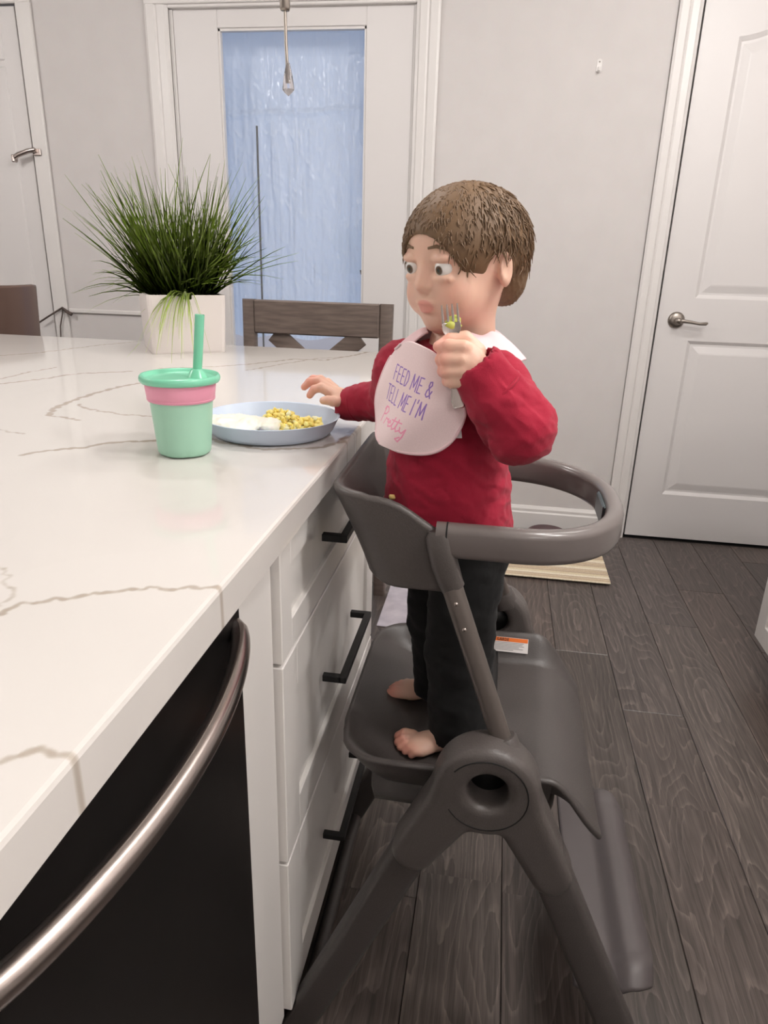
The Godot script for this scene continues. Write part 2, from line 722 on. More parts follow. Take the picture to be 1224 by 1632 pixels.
# ------------------------------------------------------------------ the room
func room() -> void:
	# floor: a slab with separate boards
	var fl := struct("floor", bb(-3.2, 1.62, -0.12, -0.009, -3.13, 1.8), M.dark_gap)
	var wood := []
	for i in 5:
		var m := StandardMaterial3D.new()
		m.resource_name = "floor_board_%d" % i
		m.albedo_texture = plank_texture(11 + i * 7)
		m.albedo_color = [Color(1, 1, 1), Color(0.92, 0.91, 0.91), Color(1.0, 0.98, 0.97), Color(0.86, 0.86, 0.86), Color(0.95, 0.95, 0.96)][i]
		m.roughness = 0.30
		m.metallic_specular = 0.45
		wood.append(m)
	var W := 0.165
	var L := 1.22
	var cache := {}
	var ends := {2: -1.76, 1: -2.05, 0: -1.45, 3: -2.3}
	for c in range(-20, 10):
		var xc := 0.09 + (c + 0.5) * W
		if xc + W * 0.5 > 1.62 or xc - W * 0.5 < -3.2:
			continue
		var z0: float = ends[c] if ends.has(c) else -1.9 + fmod(absf(c) * 0.43, 1.2)
		while z0 > -3.12:
			z0 -= L
		while z0 < 1.8:
			var a := maxf(z0, -3.12)
			var b := minf(z0 + L, 1.8)
			z0 += L
			if b - a < 0.05:
				continue
			var key := snappedf(b - a, 0.001)
			var vi := rng.randi() % 3
			var kk := "%.3f_%d" % [key, vi]
			if not cache.has(kk):
				cache[kk] = plank_mesh(W - 0.0012, (b - a) - 0.0012, vi * 0.37 + 0.2)
			var o := obj("plank", cache[kk], wood[rng.randi() % 5], fl)
			o.position = Vector3(xc, 0, (a + b) * 0.5)
	# walls
	var wb := struct("wall_back", boxes([[-3.2, -2.96, -0.1, 2.45, -3.27, -3.12], [-2.96, -2.06, 2.10, 2.45, -3.27, -3.12], [-2.06, -1.40, -0.1, 2.45, -3.27, -3.12], [-1.40, -0.40, 2.075, 2.45, -3.27, -3.12], [-1.40, -0.40, -0.1, 0.02, -3.27, -3.12],
		[-0.40, 0.61, -0.1, 2.45, -3.27, -3.12], [0.61, 1.42, 2.085, 2.45, -3.27, -3.12], [1.42, 1.77, -0.1, 2.45, -3.27, -3.12]]), M.wall_paint)
	struct("wall_right", bb(1.62, 1.77, -0.1, 2.45, -3.12, 1.8), M.wall_paint)
	struct("wall_left", bb(-3.35, -3.2, -0.1, 2.45, -3.27, 1.8), M.wall_paint)
	struct("wall_front", bb(-3.35, 1.77, -0.1, 2.45, 1.8, 1.95), M.wall_paint)
	struct("ceiling", bb(-3.35, 1.77, 2.45, 2.6, -3.27, 1.95), M.ceiling_paint)
	# baseboard between the glazed door and the panelled door
	baseboard("baseboard_back", -0.30, 0.53)
	# door with two moulded panels
	panel_door()
	glazed_door()
	entry_door()
	# small adhesive hook on the wall
	var hk := base("wall_hook", Vector3(0.281, 1.856, -3.12))
	tag(hk, "small white adhesive hook high on the wall by the panelled door", "hook")
	obj("backplate", sweep_mesh([Vector3(0, 0, 0.0), Vector3(0, 0, 0.003)], rrect(0.019, 0.046, 0.009), Vector3.UP), M.white_trim, hk)
	obj("prong", tube_mesh([Vector3(0, -0.004, 0.003), Vector3(0, -0.018, 0.006), Vector3(0, -0.021, 0.012), Vector3(0, -0.016, 0.017)], 0.004, 8, Vector3.RIGHT), M.white_trim, hk)
	obj("screw", lathe_mesh([Vector2(0.0, 0.002), Vector2(0.002, 0.0015), Vector2(0.0025, 0.0)], 12), M.nickel, hk).transform = Transform3D(Basis(Vector3.RIGHT, PI / 2), Vector3(0, 0.013, 0.003))

func baseboard(called: String, x0: float, x1: float) -> void:
	var st := start(false)
	var prof := [Vector2(0.0, 0.0), Vector2(0.015, 0.0), Vector2(0.015, 0.085), Vector2(0.011, 0.092), Vector2(0.011, 0.104), Vector2(0.005, 0.116), Vector2(0.0, 0.118)]
	for i in prof.size() - 1:
		var p: Vector2 = prof[i]
		var q: Vector2 = prof[i + 1]
		quad(st, Vector3(x0, p.y, -3.12 + p.x), Vector3(x0, q.y, -3.12 + q.x), Vector3(x1, q.y, -3.12 + q.x), Vector3(x1, p.y, -3.12 + p.x))
	for x in [x0, x1]:
		for i in range(1, prof.size() - 1):
			tri(st, Vector3(x, prof[0].y, -3.12 + prof[0].x), Vector3(x, prof[i].y, -3.12 + prof[i].x), Vector3(x, prof[i + 1].y, -3.12 + prof[i + 1].x))
	struct(called, done(st), M.white_trim)

# stepped casing board standing on the wall, from p to q (wall plane), inner edge on the left of the way
func casing(st: SurfaceTool, x0: float, x1: float, y0: float, y1: float, inner_right: bool) -> void:
	var w := x1 - x0
	var z := -3.12
	var prof := [[0.0, 0.006], [0.12, 0.010], [0.17, 0.014], [0.45, 0.014], [0.52, 0.011], [0.60, 0.017], [0.9, 0.019], [1.0, 0.015]]
	for i in prof.size() - 1:
		var a: float = prof[i][0]
		var b: float = prof[i + 1][0]
		var xa := x1 - a * w if inner_right else x0 + a * w
		var xb := x1 - b * w if inner_right else x0 + b * w
		var za: float = z + prof[i][1]
		var zb: float = z + prof[i + 1][1]
		quad(st, Vector3(xa, y0, za), Vector3(xb, y0, zb), Vector3(xb, y1, zb), Vector3(xa, y1, za))
	bx(st, Vector3((x0 + x1) * 0.5, (y0 + y1) * 0.5, z + 0.0025), Vector3(w, y1 - y0, 0.005))
	var xi := x1 if inner_right else x0
	var xo := x0 if inner_right else x1
	quad(st, Vector3(xi, y0, z - 0.03), Vector3(xi, y1, z - 0.03), Vector3(xi, y1, z + 0.006), Vector3(xi, y0, z + 0.006))
	quad(st, Vector3(xo, y0, z), Vector3(xo, y1, z), Vector3(xo, y1, z + 0.015), Vector3(xo, y0, z + 0.015))

func panel_loop(x0: float, x1: float, y0: float, y1: float, arch: float, d: float, n := 24) -> Array:
	var a := [Vector2(x0 + d, y0 + d), Vector2(x1 - d, y0 + d)]
	for i in n + 1:
		var t := float(i) / n
		var x := lerpf(x1 - d, x0 + d, t)
		var s := 0.5 - 0.5 * cos(TAU * clampf(t, 0, 1))
		a.append(Vector2(x, y1 - d + arch * pow(s, 0.8)))
	return a

func panel_door() -> void:
	var o := base("door_1", Vector3.ZERO)
	o.set_meta("kind", "structure")
	o.set_meta("label", "white moulded two-panel door with a brushed nickel lever")
	var zf := -3.126
	var x0 := 0.627
	var x1 := 1.405
	var y0 := 0.012
	var y1 := 2.068
	var px0 := 0.758
	var px1 := 1.274
	var lo := [0.215, 0.878]
	var hi := [1.045, 1.945]
	var arch := 0.055
	var st := start(false)
	# stiles and rails of the leaf
	for r in [[x0, px0, y0, y1], [px1, x1, y0, y1], [px0, px1, y0, lo[0]], [px0, px1, lo[1], hi[0]]]:
		quad(st, Vector3(r[0], r[2], zf), Vector3(r[0], r[3], zf), Vector3(r[1], r[3], zf), Vector3(r[1], r[2], zf))
	var top := panel_loop(px0, px1, hi[0], hi[1], arch, 0.0)
	for i in range(2, top.size() - 1):
		var a: Vector2 = top[i]
		var b: Vector2 = top[i + 1]
		quad(st, Vector3(b.x, b.y, zf), Vector3(b.x, y1, zf), Vector3(a.x, y1, zf), Vector3(a.x, a.y, zf))
	bx(st, Vector3((x0 + x1) * 0.5, (y0 + y1) * 0.5, zf - 0.026), Vector3(x1 - x0, y1 - y0, 0.03))
	for e in [[x0, y0, x0, y1], [x0, y0, x1, y0], [x1, y0, x1, y1]]:
		quad(st, Vector3(e[0], e[1], zf), Vector3(e[2], e[3], zf), Vector3(e[2], e[3], zf - 0.02), Vector3(e[0], e[1], zf - 0.02))
	obj("door_leaf", done(st), M.white_door, o)
	for pn in [[lo[0], lo[1], 0.0], [hi[0], hi[1], arch]]:
		var s2 := start(false)
		var steps := [[0.0, 0.0], [0.006, -0.004], [0.014, -0.010], [0.022, -0.010], [0.048, -0.003], [0.054, -0.002]]
		var prev := []
		for k in steps:
			var lp := panel_loop(px0, px1, pn[0], pn[1], pn[2], k[0])
			var ring := []
			for p in lp:
				ring.append(Vector3(p.x, p.y, zf + k[1]))
			if prev.size():
				for i in ring.size():
					var j := (i + 1) % ring.size()
					quad(s2, prev[i], ring[i], ring[j], prev[j])
			prev = ring
		var cen := Vector3((px0 + px1) * 0.5, (pn[0] + pn[1]) * 0.5, zf - 0.002)
		for i in prev.size():
			tri(s2, cen, prev[(i + 1) % prev.size()], prev[i])
		obj("door_panel", done(s2), M.white_door, o)
	var cs := start(false)
	casing(cs, 0.535, 0.618, 0.0, 2.09, true)
	obj("casing", done(cs), M.white_trim, o)
	var c2 := start(false)
	casing(c2, 1.414, 1.497, 0.0, 2.09, false)
	obj("casing", done(c2), M.white_trim, o)
	obj("casing", bb(0.535, 1.497, 2.085, 2.165, -3.12, -3.103, 0.003), M.white_trim, o)
	obj("stop", boxes([[0.60, 1.43, -0.10, 0.0, -3.27, -3.12], [0.606, 0.622, 0.0, 2.085, -3.26, -3.16], [1.41, 1.42, 0.0, 2.085, -3.26, -3.16], [0.6, 1.42, 0.0, 2.09, -3.262, -3.20]]), M.dark_gap, o)
	# lever
	var h := Node3D.new()
	h.name = "door_lever"
	h.position = Vector3(0.700, 0.958, zf)
	o.add_child(h)
	var rot := Basis(Vector3.RIGHT, PI / 2)
	var ro := obj("rosette", lathe_mesh([Vector2(0.0, 0.013), Vector2(0.018, 0.012), Vector2(0.026, 0.010), Vector2(0.032, 0.005), Vector2(0.033, 0.0)], 36), M.nickel, h)
	ro.transform = Transform3D(rot, Vector3.ZERO)
	var nk := obj("neck", lathe_mesh([Vector2(0.0, 0.056), Vector2(0.010, 0.055), Vector2(0.0125, 0.050), Vector2(0.011, 0.012)], 24), M.nickel, h)
	nk.transform = Transform3D(rot, Vector3.ZERO)
	obj("lever", sweep_mesh([Vector3(-0.004, 0, 0.049), Vector3(0.02, 0.0, 0.050), Vector3(0.05, -0.003, 0.05), Vector3(0.08, -0.008, 0.049), Vector3(0.105, -0.007, 0.047), Vector3(0.112, -0.004, 0.045)], rrect(0.011, 0.015, 0.005), Vector3.UP, [1.0, 1.0, 0.85, 0.75, 0.95, 0.5]), M.nickel, h)

func glazed_door() -> void:
	var o := base("door_2", Vector3.ZERO)
	o.set_meta("kind", "structure")
	o.set_meta("label", "white full-glass patio door in front of a plastic sheet")
	var z := -3.13
	var st := start(false)
	for r in [[-1.386, -1.203, 0.03, 2.065], [-0.602, -0.418, 0.03, 2.065]]:
		bx(st, Vector3((r[0] + r[1]) * 0.5, (r[2] + r[3]) * 0.5, z - 0.022), Vector3(r[1] - r[0], r[3] - r[2], 0.044), 0.002)
	obj("stile", done(st), M.white_door, o)
	obj("rail", boxes([[-1.203, -0.602, 2.001, 2.065, z - 0.044, z], [-1.203, -0.602, 0.03, 0.24, z - 0.044, z]], 0.002), M.white_door, o)
	obj("glazing_bead", boxes([[-1.203, -1.195, 0.24, 2.0, z - 0.03, z - 0.006], [-0.610, -0.602, 0.24, 2.0, z - 0.03, z - 0.006], [-1.203, -0.602, 1.992, 2.001, z - 0.03, z - 0.006]]), M.white_trim, o)
	obj("glass_pane", bb(-1.2, -0.605, 0.24, 1.998, z - 0.027, z - 0.021), M.glass, o)
	var cs := start(false)
	casing(cs, -1.495, -1.398, 0.0, 2.08, true)
	obj("casing", done(cs), M.white_trim, o)
	var c2 := start(false)
	casing(c2, -0.408, -0.316, 0.0, 2.08, false)
	obj("casing", done(c2), M.white_trim, o)
	obj("head_casing", boxes([[-1.495, -0.316, 2.078, 2.17, -3.12, -3.102], [-1.398, -0.408, 2.066, 2.079, -3.14, -3.108]], 0.003), M.white_trim, o)
	obj("jamb", boxes([[-1.402, -1.386, 0.0, 2.078, -3.27, -3.125], [-0.418, -0.398, 0.0, 2.078, -3.27, -3.125], [-1.40, -0.40, 2.064, 2.08, -3.27, -3.125], [-1.40, -0.40, 0.0, 0.032, -3.27, -3.125]]), M.white_trim, o)
	# plastic sheet hung outside the glass
	var rows := []
	var nz := noise(1.0, 3, 77)
	for i in 150:
		var r := []
		var t := float(i) / 149
		var y := lerpf(2.20, 0.80, t)
		for j in 220:
			var s := float(j) / 219
			var x := lerpf(-1.48, -0.32, s)
			var amp := 0.25 + 0.75 * smoothstep(0.05, 0.45, t)
			var d := 0.010 * nz.get_noise_2d(x * 11.0, y * 1.1) + 0.005 * nz.get_noise_2d(x * 32.0 + 9.0, y * 2.5) + 0.003 * nz.get_noise_2d(x * 20.0, y * 26.0)
			d += 0.0045 * maxf(0.0, 1.0 - 5.0 * absf(nz.get_noise_2d(x * 17.0 + 31.0, y * 0.8))) + 0.003 * maxf(0.0, 1.0 - 6.0 * absf(nz.get_noise_2d(x * 9.0 + y * 4.0, y * 6.0 + 11.0)))
			d += 0.010 * exp(-pow((y - 1.735 - 0.035 * (x + 0.9)) / 0.008, 2.0))
			r.append(Vector3(x, y + 0.01 * sin(x * 23.0) * t, -3.292 + d * amp * 1.0))
		rows.append(r)
	var ps := mat("plastic_sheet", Color(0.86, 0.885, 0.925), 0.18)
	ps.backlight_enabled = true
	ps.backlight = Color(0.84, 0.88, 0.93)
	var sh := obj("plastic_sheet", sheet(rows, 0.0015, false, false), ps)
	tag(sh, "wrinkled translucent plastic sheet hanging outside the glass door", "plastic sheet")
	# thin dark pole seen through the glass on its left side
	var pole := obj("door_pole", tube_mesh([Vector3(-1.085, 0.03, -3.225), Vector3(-1.085, 1.672, -3.225)], 0.0045, 8, Vector3.RIGHT), M.black_metal)
	tag(pole, "thin dark upright pole outside the glass door, left side", "pole")
	var tp := obj("tape_patch", sheet([[Vector3(-0.644, 1.108, -3.276), Vector3(-0.628, 1.111, -3.276), Vector3(-0.606, 1.109, -3.276)], [Vector3(-0.640, 1.090, -3.276), Vector3(-0.623, 1.088, -3.276), Vector3(-0.610, 1.091, -3.276)]], 0.0006, false, false), mat("brown_tape", Color(0.36, 0.25, 0.17), 0.6))
	tag(tp, "small brown patch of tape low on the plastic sheet", "tape")
	# porch floor outside
	struct("porch_floor", bb(-3.2, 1.6, -0.2, -0.08, -6.0, -3.28), mat("concrete", Color(0.6, 0.6, 0.62), 0.9))

func entry_door() -> void:
	var o := base("door_3", Vector3.ZERO)
	o.set_meta("kind", "structure")
	o.set_meta("label", "white panelled entry door with a metal guard latch at the far left")
	var z := -3.125
	obj("door_leaf", bb(-2.95, -2.068, 0.01, 2.09, z - 0.045, z, 0.002), M.white_door, o)
	obj("door_panel", boxes([[-2.85, -2.14, 0.98, 1.878, z - 0.01, z + 0.006], [-2.85, -2.14, 1.898, 2.06, z - 0.01, z + 0.006], [-2.85, -2.14, 0.2, 0.86, z - 0.01, z + 0.006]], 0.005), M.white_door, o)
	obj("gap", bb(-2.068, -2.056, 0.0, 2.1, z - 0.05, z - 0.02), M.dark_gap, o)
	obj("casing", boxes([[-2.052, -1.985, 0.0, 2.10, -3.12, -3.104], [-3.0, -1.985, 2.095, 2.17, -3.12, -3.104]], 0.004), M.white_trim, o)
	# swing-bar guard latch
	var la := Node3D.new()
	la.name = "guard_latch"
	la.position = Vector3(-2.03, 1.55, -3.10)
	o.add_child(la)
	obj("plate", bb(-0.018, 0.018, -0.012, 0.014, -0.004, 0.006, 0.002), M.steel, la)
	obj("swing_bar", tube_mesh([Vector3(0.0, 0.008, 0.012), Vector3(-0.03, 0.003, 0.018), Vector3(-0.075, -0.012, 0.022), Vector3(-0.10, -0.022, 0.018)], 0.010, 10), M.steel, la)
	obj("bar_tip", box_mesh(Vector3(-0.102, -0.026, 0.014), Vector3(0.014, 0.030, 0.03), 0.004), M.steel, la)
	# chair rail to the right of the entry door
	struct("trim_1", bb(-1.98, -1.50, 0.885, 0.905, -3.12, -3.108, 0.004), M.white_trim)

# ------------------------------------------------------------------ island
const CX0 := -1.85
const CX1 := -0.213
const CZ0 := -2.03
const CZ1 := 0.30

func quartz_texture() -> ImageTexture:
	var w := 1148
	var h := 1632
	var im := Image.create(w, h, false, Image.FORMAT_RGB8)
	im.fill(Color8(233, 228, 222))
	# soft mottling
	var nb := noise(0.006, 3, 31)
	var cloud := nb.get_image(w / 4, h / 4, false, false, false)
	cloud.resize(w, h, Image.INTERPOLATE_BILINEAR)
	var data := im.get_data()
	cloud.convert(Image.FORMAT_L8)
	var cd := cloud.get_data()
	for i in w * h:
		var d := (int(cd[i]) - 128) / 32
		data[i * 3] = 233 + d
		data[i * 3 + 1] = 228 + d
		data[i * 3 + 2] = 222 + d
	var veins := [
		[5.0, 0.85, [[-0.62, -0.30], [-0.50, -0.36], [-0.42, -0.405], [-0.359, -0.427], [-0.354, -0.441], [-0.338, -0.453], [-0.316, -0.466], [-0.296, -0.480], [-0.279, -0.488], [-0.239, -0.498], [-0.218, -0.506], [-0.206, -0.500]]],
		[5.0, 0.8, [[-0.36, -0.24], [-0.25, -0.278], [-0.244, -0.284], [-0.235, -0.289], [-0.217, -0.290], [-0.206, -0.286]]],
		[9.0, 0.75, [[-0.621, -0.826], [-0.606, -0.847], [-0.584, -0.863], [-0.563, -0.882], [-0.544, -0.909], [-0.488, -0.939], [-0.42, -0.973], [-0.382, -0.953], [-0.319, -0.934], [-0.25, -0.96], [-0.225, -0.999], [-0.219, -1.062], [-0.212, -1.114]]],
		[10.0, 0.75, [[-0.726, -1.047], [-0.747, -1.092], [-0.756, -1.152], [-0.758, -1.188], [-0.757, -1.239], [-0.750, -1.297], [-0.742, -1.344], [-0.724, -1.382], [-0.66, -1.45]]],
		[6.0, 0.7, [[-0.726, -1.047], [-0.700, -1.044], [-0.659, -1.027]]],
		[6.0, 0.7, [[-0.733, -1.141], [-0.700, -1.112], [-0.664, -1.101], [-0.617, -1.088], [-0.564, -1.084]]],
		[6.0, 0.75, [[-1.017, -1.20], [-1.017, -1.325], [-1.017, -1.376], [-1.017, -1.42], [-1.0, -1.50]]],
		[8.0, 0.75, [[-1.10, -1.22], [-0.980, -1.275], [-0.958, -1.321], [-0.935, -1.361], [-0.921, -1.408], [-0.904, -1.441], [-0.817, -1.499]]],
		[8.0, 0.55, [[-0.78, -1.56], [-0.668, -1.63], [-0.605, -1.696], [-0.527, -1.817], [-0.444, -1.823], [-0.388, -1.960], [-0.37, -2.03]]],
		[6.0, 0.5, [[-0.579, -1.60], [-0.532, -1.722], [-0.476, -1.849], [-0.40, -1.91]]],
		[3.0, 0.4, [[-0.417, -0.506], [-0.391, -0.479], [-0.373, -0.459], [-0.365, -0.439]]],
		[5.0, 0.3, [[-0.80, -0.96], [-0.737, -0.943], [-0.714, -0.932], [-0.683, -0.925]]],
		[5.0, 0.8, [[-0.26, -0.185], [-0.23, -0.215], [-0.206, -0.212]]],
		[7.0, 0.6, [[-1.5, -1.1], [-1.38, -1.3], [-1.30, -1.52], [-1.18, -1.7], [-1.12, -1.9], [-1.05, -2.03]]],
		[7.0, 0.6, [[-1.7, -0.4], [-1.5, -0.55], [-1.32, -0.6], [-1.15, -0.78], [-0.95, -0.80]]],
	]
	var nj := noise(0.05, 3, 5)
	var sx := w / (CX1 - CX0)
	var sz := h / (CZ1 - CZ0)
	for v in veins:
		var wd: float = v[0] * 0.0012 * sx * 0.5
		var al: float = v[1]
		var pts: Array = v[2]
		for s in pts.size() - 1:
			var a := Vector2((pts[s][0] - CX0) * sx, (pts[s][1] - CZ0) * sz)
			var b := Vector2((pts[s + 1][0] - CX0) * sx, (pts[s + 1][1] - CZ0) * sz)
			var n := int(a.distance_to(b) / 0.8) + 1
			for i in n:
				var p := a.lerp(b, float(i) / n)
				p += Vector2(nj.get_noise_2d(p.x * 1.3, p.y * 1.3), nj.get_noise_2d(p.x * 1.3 + 300.0, p.y * 1.3)) * 5.0
				var r := wd * (0.75 + 0.6 * nj.get_noise_2d(p.x * 2.0 + 90.0, p.y * 2.0))
				var R := int(r + 2.5)
				for yy in range(int(p.y) - R, int(p.y) + R + 1):
					if yy < 0 or yy >= h:
						continue
					for xx in range(int(p.x) - R, int(p.x) + R + 1):
						if xx < 0 or xx >= w:
							continue
						var d := Vector2(xx, yy).distance_to(p)
						var k := clampf((r + 0.9 - d) / 1.6, 0.0, 1.0) * al * 0.55
						if k <= 0.0:
							continue
						var o := (yy * w + xx) * 3
						data[o] = maxi(int(lerpf(data[o], 190, k)), 190)
						data[o + 1] = maxi(int(lerpf(data[o + 1], 178, k)), 178)
						data[o + 2] = maxi(int(lerpf(data[o + 2], 164, k)), 164)
	im.set_data(w, h, false, Image.FORMAT_RGB8, data)
	return ImageTexture.create_from_image(im)

# slab with eased edges; texture laid flat from above, so veins run over the edge
func slab() -> ArrayMesh:
	var st := SurfaceTool.new()
	st.begin(Mesh.PRIMITIVE_TRIANGLES)
	var y1 := 0.915
	var y0 := 0.875
	var e := 0.004
	var loops := []
	for k in [[e, y1], [e * 0.3, y1 - e * 0.3], [0.0, y1 - e], [0.0, y0 + e * 0.5], [e * 0.5, y0]]:
		loops.append([Vector3(CX0 + k[0], k[1], CZ0 + k[0]), Vector3(CX1 - k[0], k[1], CZ0 + k[0]), Vector3(CX1 - k[0], k[1], CZ1 - k[0]), Vector3(CX0 + k[0], k[1], CZ1 - k[0])])
	var put := func(p: Vector3) -> void:
		st.set_uv(Vector2((p.x - CX0) / (CX1 - CX0), (p.z - CZ0) / (CZ1 - CZ0)))
		st.add_vertex(p)
	st.set_smooth_group(-1)
	var T: Array = loops[0]
	for i in [0, 1, 2, 0, 2, 3]:
		put.call(T[i])
	for l in loops.size() - 1:
		for i in 4:
			var j := (i + 1) % 4
			for p in [loops[l][i], loops[l + 1][i], loops[l + 1][j], loops[l][i], loops[l + 1][j], loops[l][j]]:
				put.call(p)
	var B: Array = loops[4]
	for i in [0, 2, 1, 0, 3, 2]:
		put.call(B[i])
	st.generate_normals()
	return st.commit()

# shaker drawer front lying in the plane x = xf, spanning z and y
func shaker(xf: float, y0: float, y1: float, z0: float, z1: float, rail: float) -> ArrayMesh:
	var st := start(false)
	var t := 0.020
	var dpt := 0.007
	bx(st, Vector3(xf - t + (t - dpt) * 0.5, (y0 + y1) * 0.5, (z0 + z1) * 0.5), Vector3(t - dpt, y1 - y0 - 0.001, z1 - z0 - 0.001))
	for r in [[y0, y1, z0, z0 + rail], [y0, y1, z1 - rail, z1], [y0, y0 + rail, z0 + rail, z1 - rail], [y1 - rail, y1, z0 + rail, z1 - rail]]:
		bx(st, Vector3(xf - t * 0.5, (r[0] + r[1]) * 0.5, (r[2] + r[3]) * 0.5), Vector3(t, r[1] - r[0], r[3] - r[2]), 0.0012)
	return done(st)

func bar_pull(parent: Node3D, xf: float, y: float, z0: float, z1: float) -> void:
	var xb := xf + 0.036
	obj("handle", boxes([[xb - 0.011, xb, y - 0.0055, y + 0.0055, z0, z1], [xf - 0.001, xb - 0.008, y - 0.0055, y + 0.0055, z0, z0 + 0.011], [xf - 0.001, xb - 0.008, y - 0.0055, y + 0.0055, z1 - 0.011, z1]], 0.0008), M.black_metal, parent)

func island() -> void:
	var q := mat("quartz", Color(0.915, 0.915, 0.92), 0.075)
	q.albedo_texture = quartz_texture()
	q.texture_repeat = false
	tag(obj("countertop", slab(), q), "polished white quartz island countertop with grey-brown veins", "countertop")
	# drawer unit
	var zn := -0.712
	var zf := -1.345
	var xf := -0.228
	var u := base("drawer_cabinet")
	tag(u, "white three-drawer shaker cabinet under the island countertop", "cabinet")
	obj("body", bb(-0.85, -0.249, 0.105, 0.875, zf - 0.02, zn + 0.003), M.cabinet_paint, u)
	obj("toe_kick", bb(-0.85, -0.305, 0.0, 0.105, zf - 0.02, zn + 0.003), M.dark_gap, u)
	for d in [[0.709, 0.866, 0.797, 0.042], [0.398, 0.704, 0.563, 0.062], [0.110, 0.393, 0.252, 0.062]]:
		var dr := obj("drawer", shaker(xf, d[0], d[1], zf, zn, d[3]), M.cabinet_paint, u)
		bar_pull(dr, xf, d[2], -1.130, -0.910)
	obj("end_panel", bb(-0.85, -0.240, 0.0, 0.875, zf - 0.045, zf - 0.021, 0.001), M.cabinet_paint, u)
	# filler
	tag(obj("filler_strip", boxes([[-0.85, -0.238, 0.105, 0.875, -0.706, -0.598], [-0.85, -0.30, 0.0, 0.105, -0.706, -0.598]], 0.001), M.cabinet_paint), "narrow white filler panel between the drawers and the dishwasher", "filler panel")
	# dishwasher
	var dw := base("dishwasher")
	tag(dw, "black built-in dishwasher with a bowed steel bar handle", "dishwasher")
	obj("door", bb(-0.30, -0.232, 0.11, 0.868, -0.592, -0.0, 0.003), M.black_appliance, dw)
	obj("body", bb(-0.85, -0.301, 0.02, 0.868, -0.592, -0.0), M.black_appliance, dw)
	obj("toe_kick", bb(-0.85, -0.31, 0.0, 0.10, -0.592, -0.0), M.dark_gap, dw)
	var pts := []
	for i in 41:
		var t := float(i) / 40
		var s := sin(PI * t)
		pts.append(Vector3(-0.236 + 0.043 * pow(s, 0.60), 0.832, lerpf(-0.583, -0.195, t)))
	obj("handle", sweep_mesh(pts, rrect(0.018, 0.021, 0.0088, 5), Vector3.UP), M.steel, dw)
	# rest of the island (near end and back)
	tag(obj("island_back", boxes([[-1.30, -0.86, 0.0, 0.875, -1.39, 0.28], [-0.85, -0.235, 0.0, 0.875, 0.004, 0.28]], 0.001), M.cabinet_paint), "white panelled back and near end of the kitchen island", "cabinet")
	# cabinet run across the aisle: only a corner shows at the right edge
	var rc := base("base_cabinet")
	tag(rc, "white base cabinet cut off by the right edge of the picture", "cabinet")
	obj("body", bb(0.866, 1.60, 0.10, 0.88, -2.088, 0.9, 0.001), M.cabinet_paint, rc)
	obj("toe_kick", bb(0.93, 1.60, 0.0, 0.10, -2.07, 0.9), M.dark_gap, rc)
	obj("worktop", bb(0.845, 1.61, 0.88, 0.915, -2.10, 0.9, 0.003), mat("side_worktop", Color(0.80, 0.78, 0.76), 0.2), rc)
	for i in 4:
		var z0 := -2.085 + i * 0.6
		obj("door", shaker_x(0.866, 0.105, 0.875, z0 + 0.002, z0 + 0.596, 0.06), M.cabinet_paint, rc)

func shaker_x(xf: float, y0: float, y1: float, z0: float, z1: float, rail: float) -> ArrayMesh:
	var st := start(false)
	var t := 0.020
	bx(st, Vector3(xf - 0.0065, (y0 + y1) * 0.5, (z0 + z1) * 0.5), Vector3(0.012, y1 - y0, z1 - z0))
	for r in [[y0, y1, z0, z0 + rail], [y0, y1, z1 - rail, z1], [y0, y0 + rail, z0 + rail, z1 - rail], [y1 - rail, y1, z0 + rail, z1 - rail]]:
		bx(st, Vector3(xf - t * 0.5, (r[0] + r[1]) * 0.5, (r[2] + r[3]) * 0.5), Vector3(t, r[1] - r[0], r[3] - r[2]), 0.0012)
	return done(st)

# ------------------------------------------------------------------ high chair
func smin(a: float, b: float, k: float) -> float:
	var h := maxf(k - absf(a - b), 0.0) / k
	return minf(a, b) - h * h * k * 0.25

func cap2(p: Vector2, a: Vector2, b: Vector2, ra: float, rb: float) -> float:
	var ab := b - a
	var h := clampf((p - a).dot(ab) / ab.length_squared(), 0.0, 1.0)
	return (p - a - ab * h).length() - lerpf(ra, rb, h)

func hub_field(p: Vector3) -> float:
	var q := Vector2(p.x, p.y)
	var d2 := (q - Vector2(0.028, 0.545)).length() - 0.066
	d2 = smin(d2, cap2(q, Vector2(0.0, 0.535), Vector2(-0.060, 0.430), 0.038, 0.029), 0.012)
	d2 = smin(d2, cap2(q, Vector2(0.055, 0.545), Vector2(0.1215, 0.420), 0.036, 0.027), 0.012)
	var r := 0.013
	var w := Vector2(d2 + r, absf(p.z) - 0.028 + r)
	var d := minf(maxf(w.x, w.y), 0.0) + Vector2(maxf(w.x, 0.0), maxf(w.y, 0.0)).length() - r
	var hole := (q - Vector2(0.030, 0.549)).length() - 0.0250
	var k := 0.014
	var h := maxf(k - absf(d + hole), 0.0) / k
	return maxf(d, -hole) + h * h * k * 0.25

func text_mesh(s: String, size: float, depth := 0.0004, serif := false) -> TextMesh:
	var t := TextMesh.new()
	var f := SystemFont.new()
	f.font_names = PackedStringArray(["Droid Serif" if serif else "Droid Sans"])
	f.font_weight = 700
	t.font = f
	t.text = s
	t.font_size = 48
	t.pixel_size = size / 48.0
	t.depth = depth
	t.curve_step = 1.0
	return t

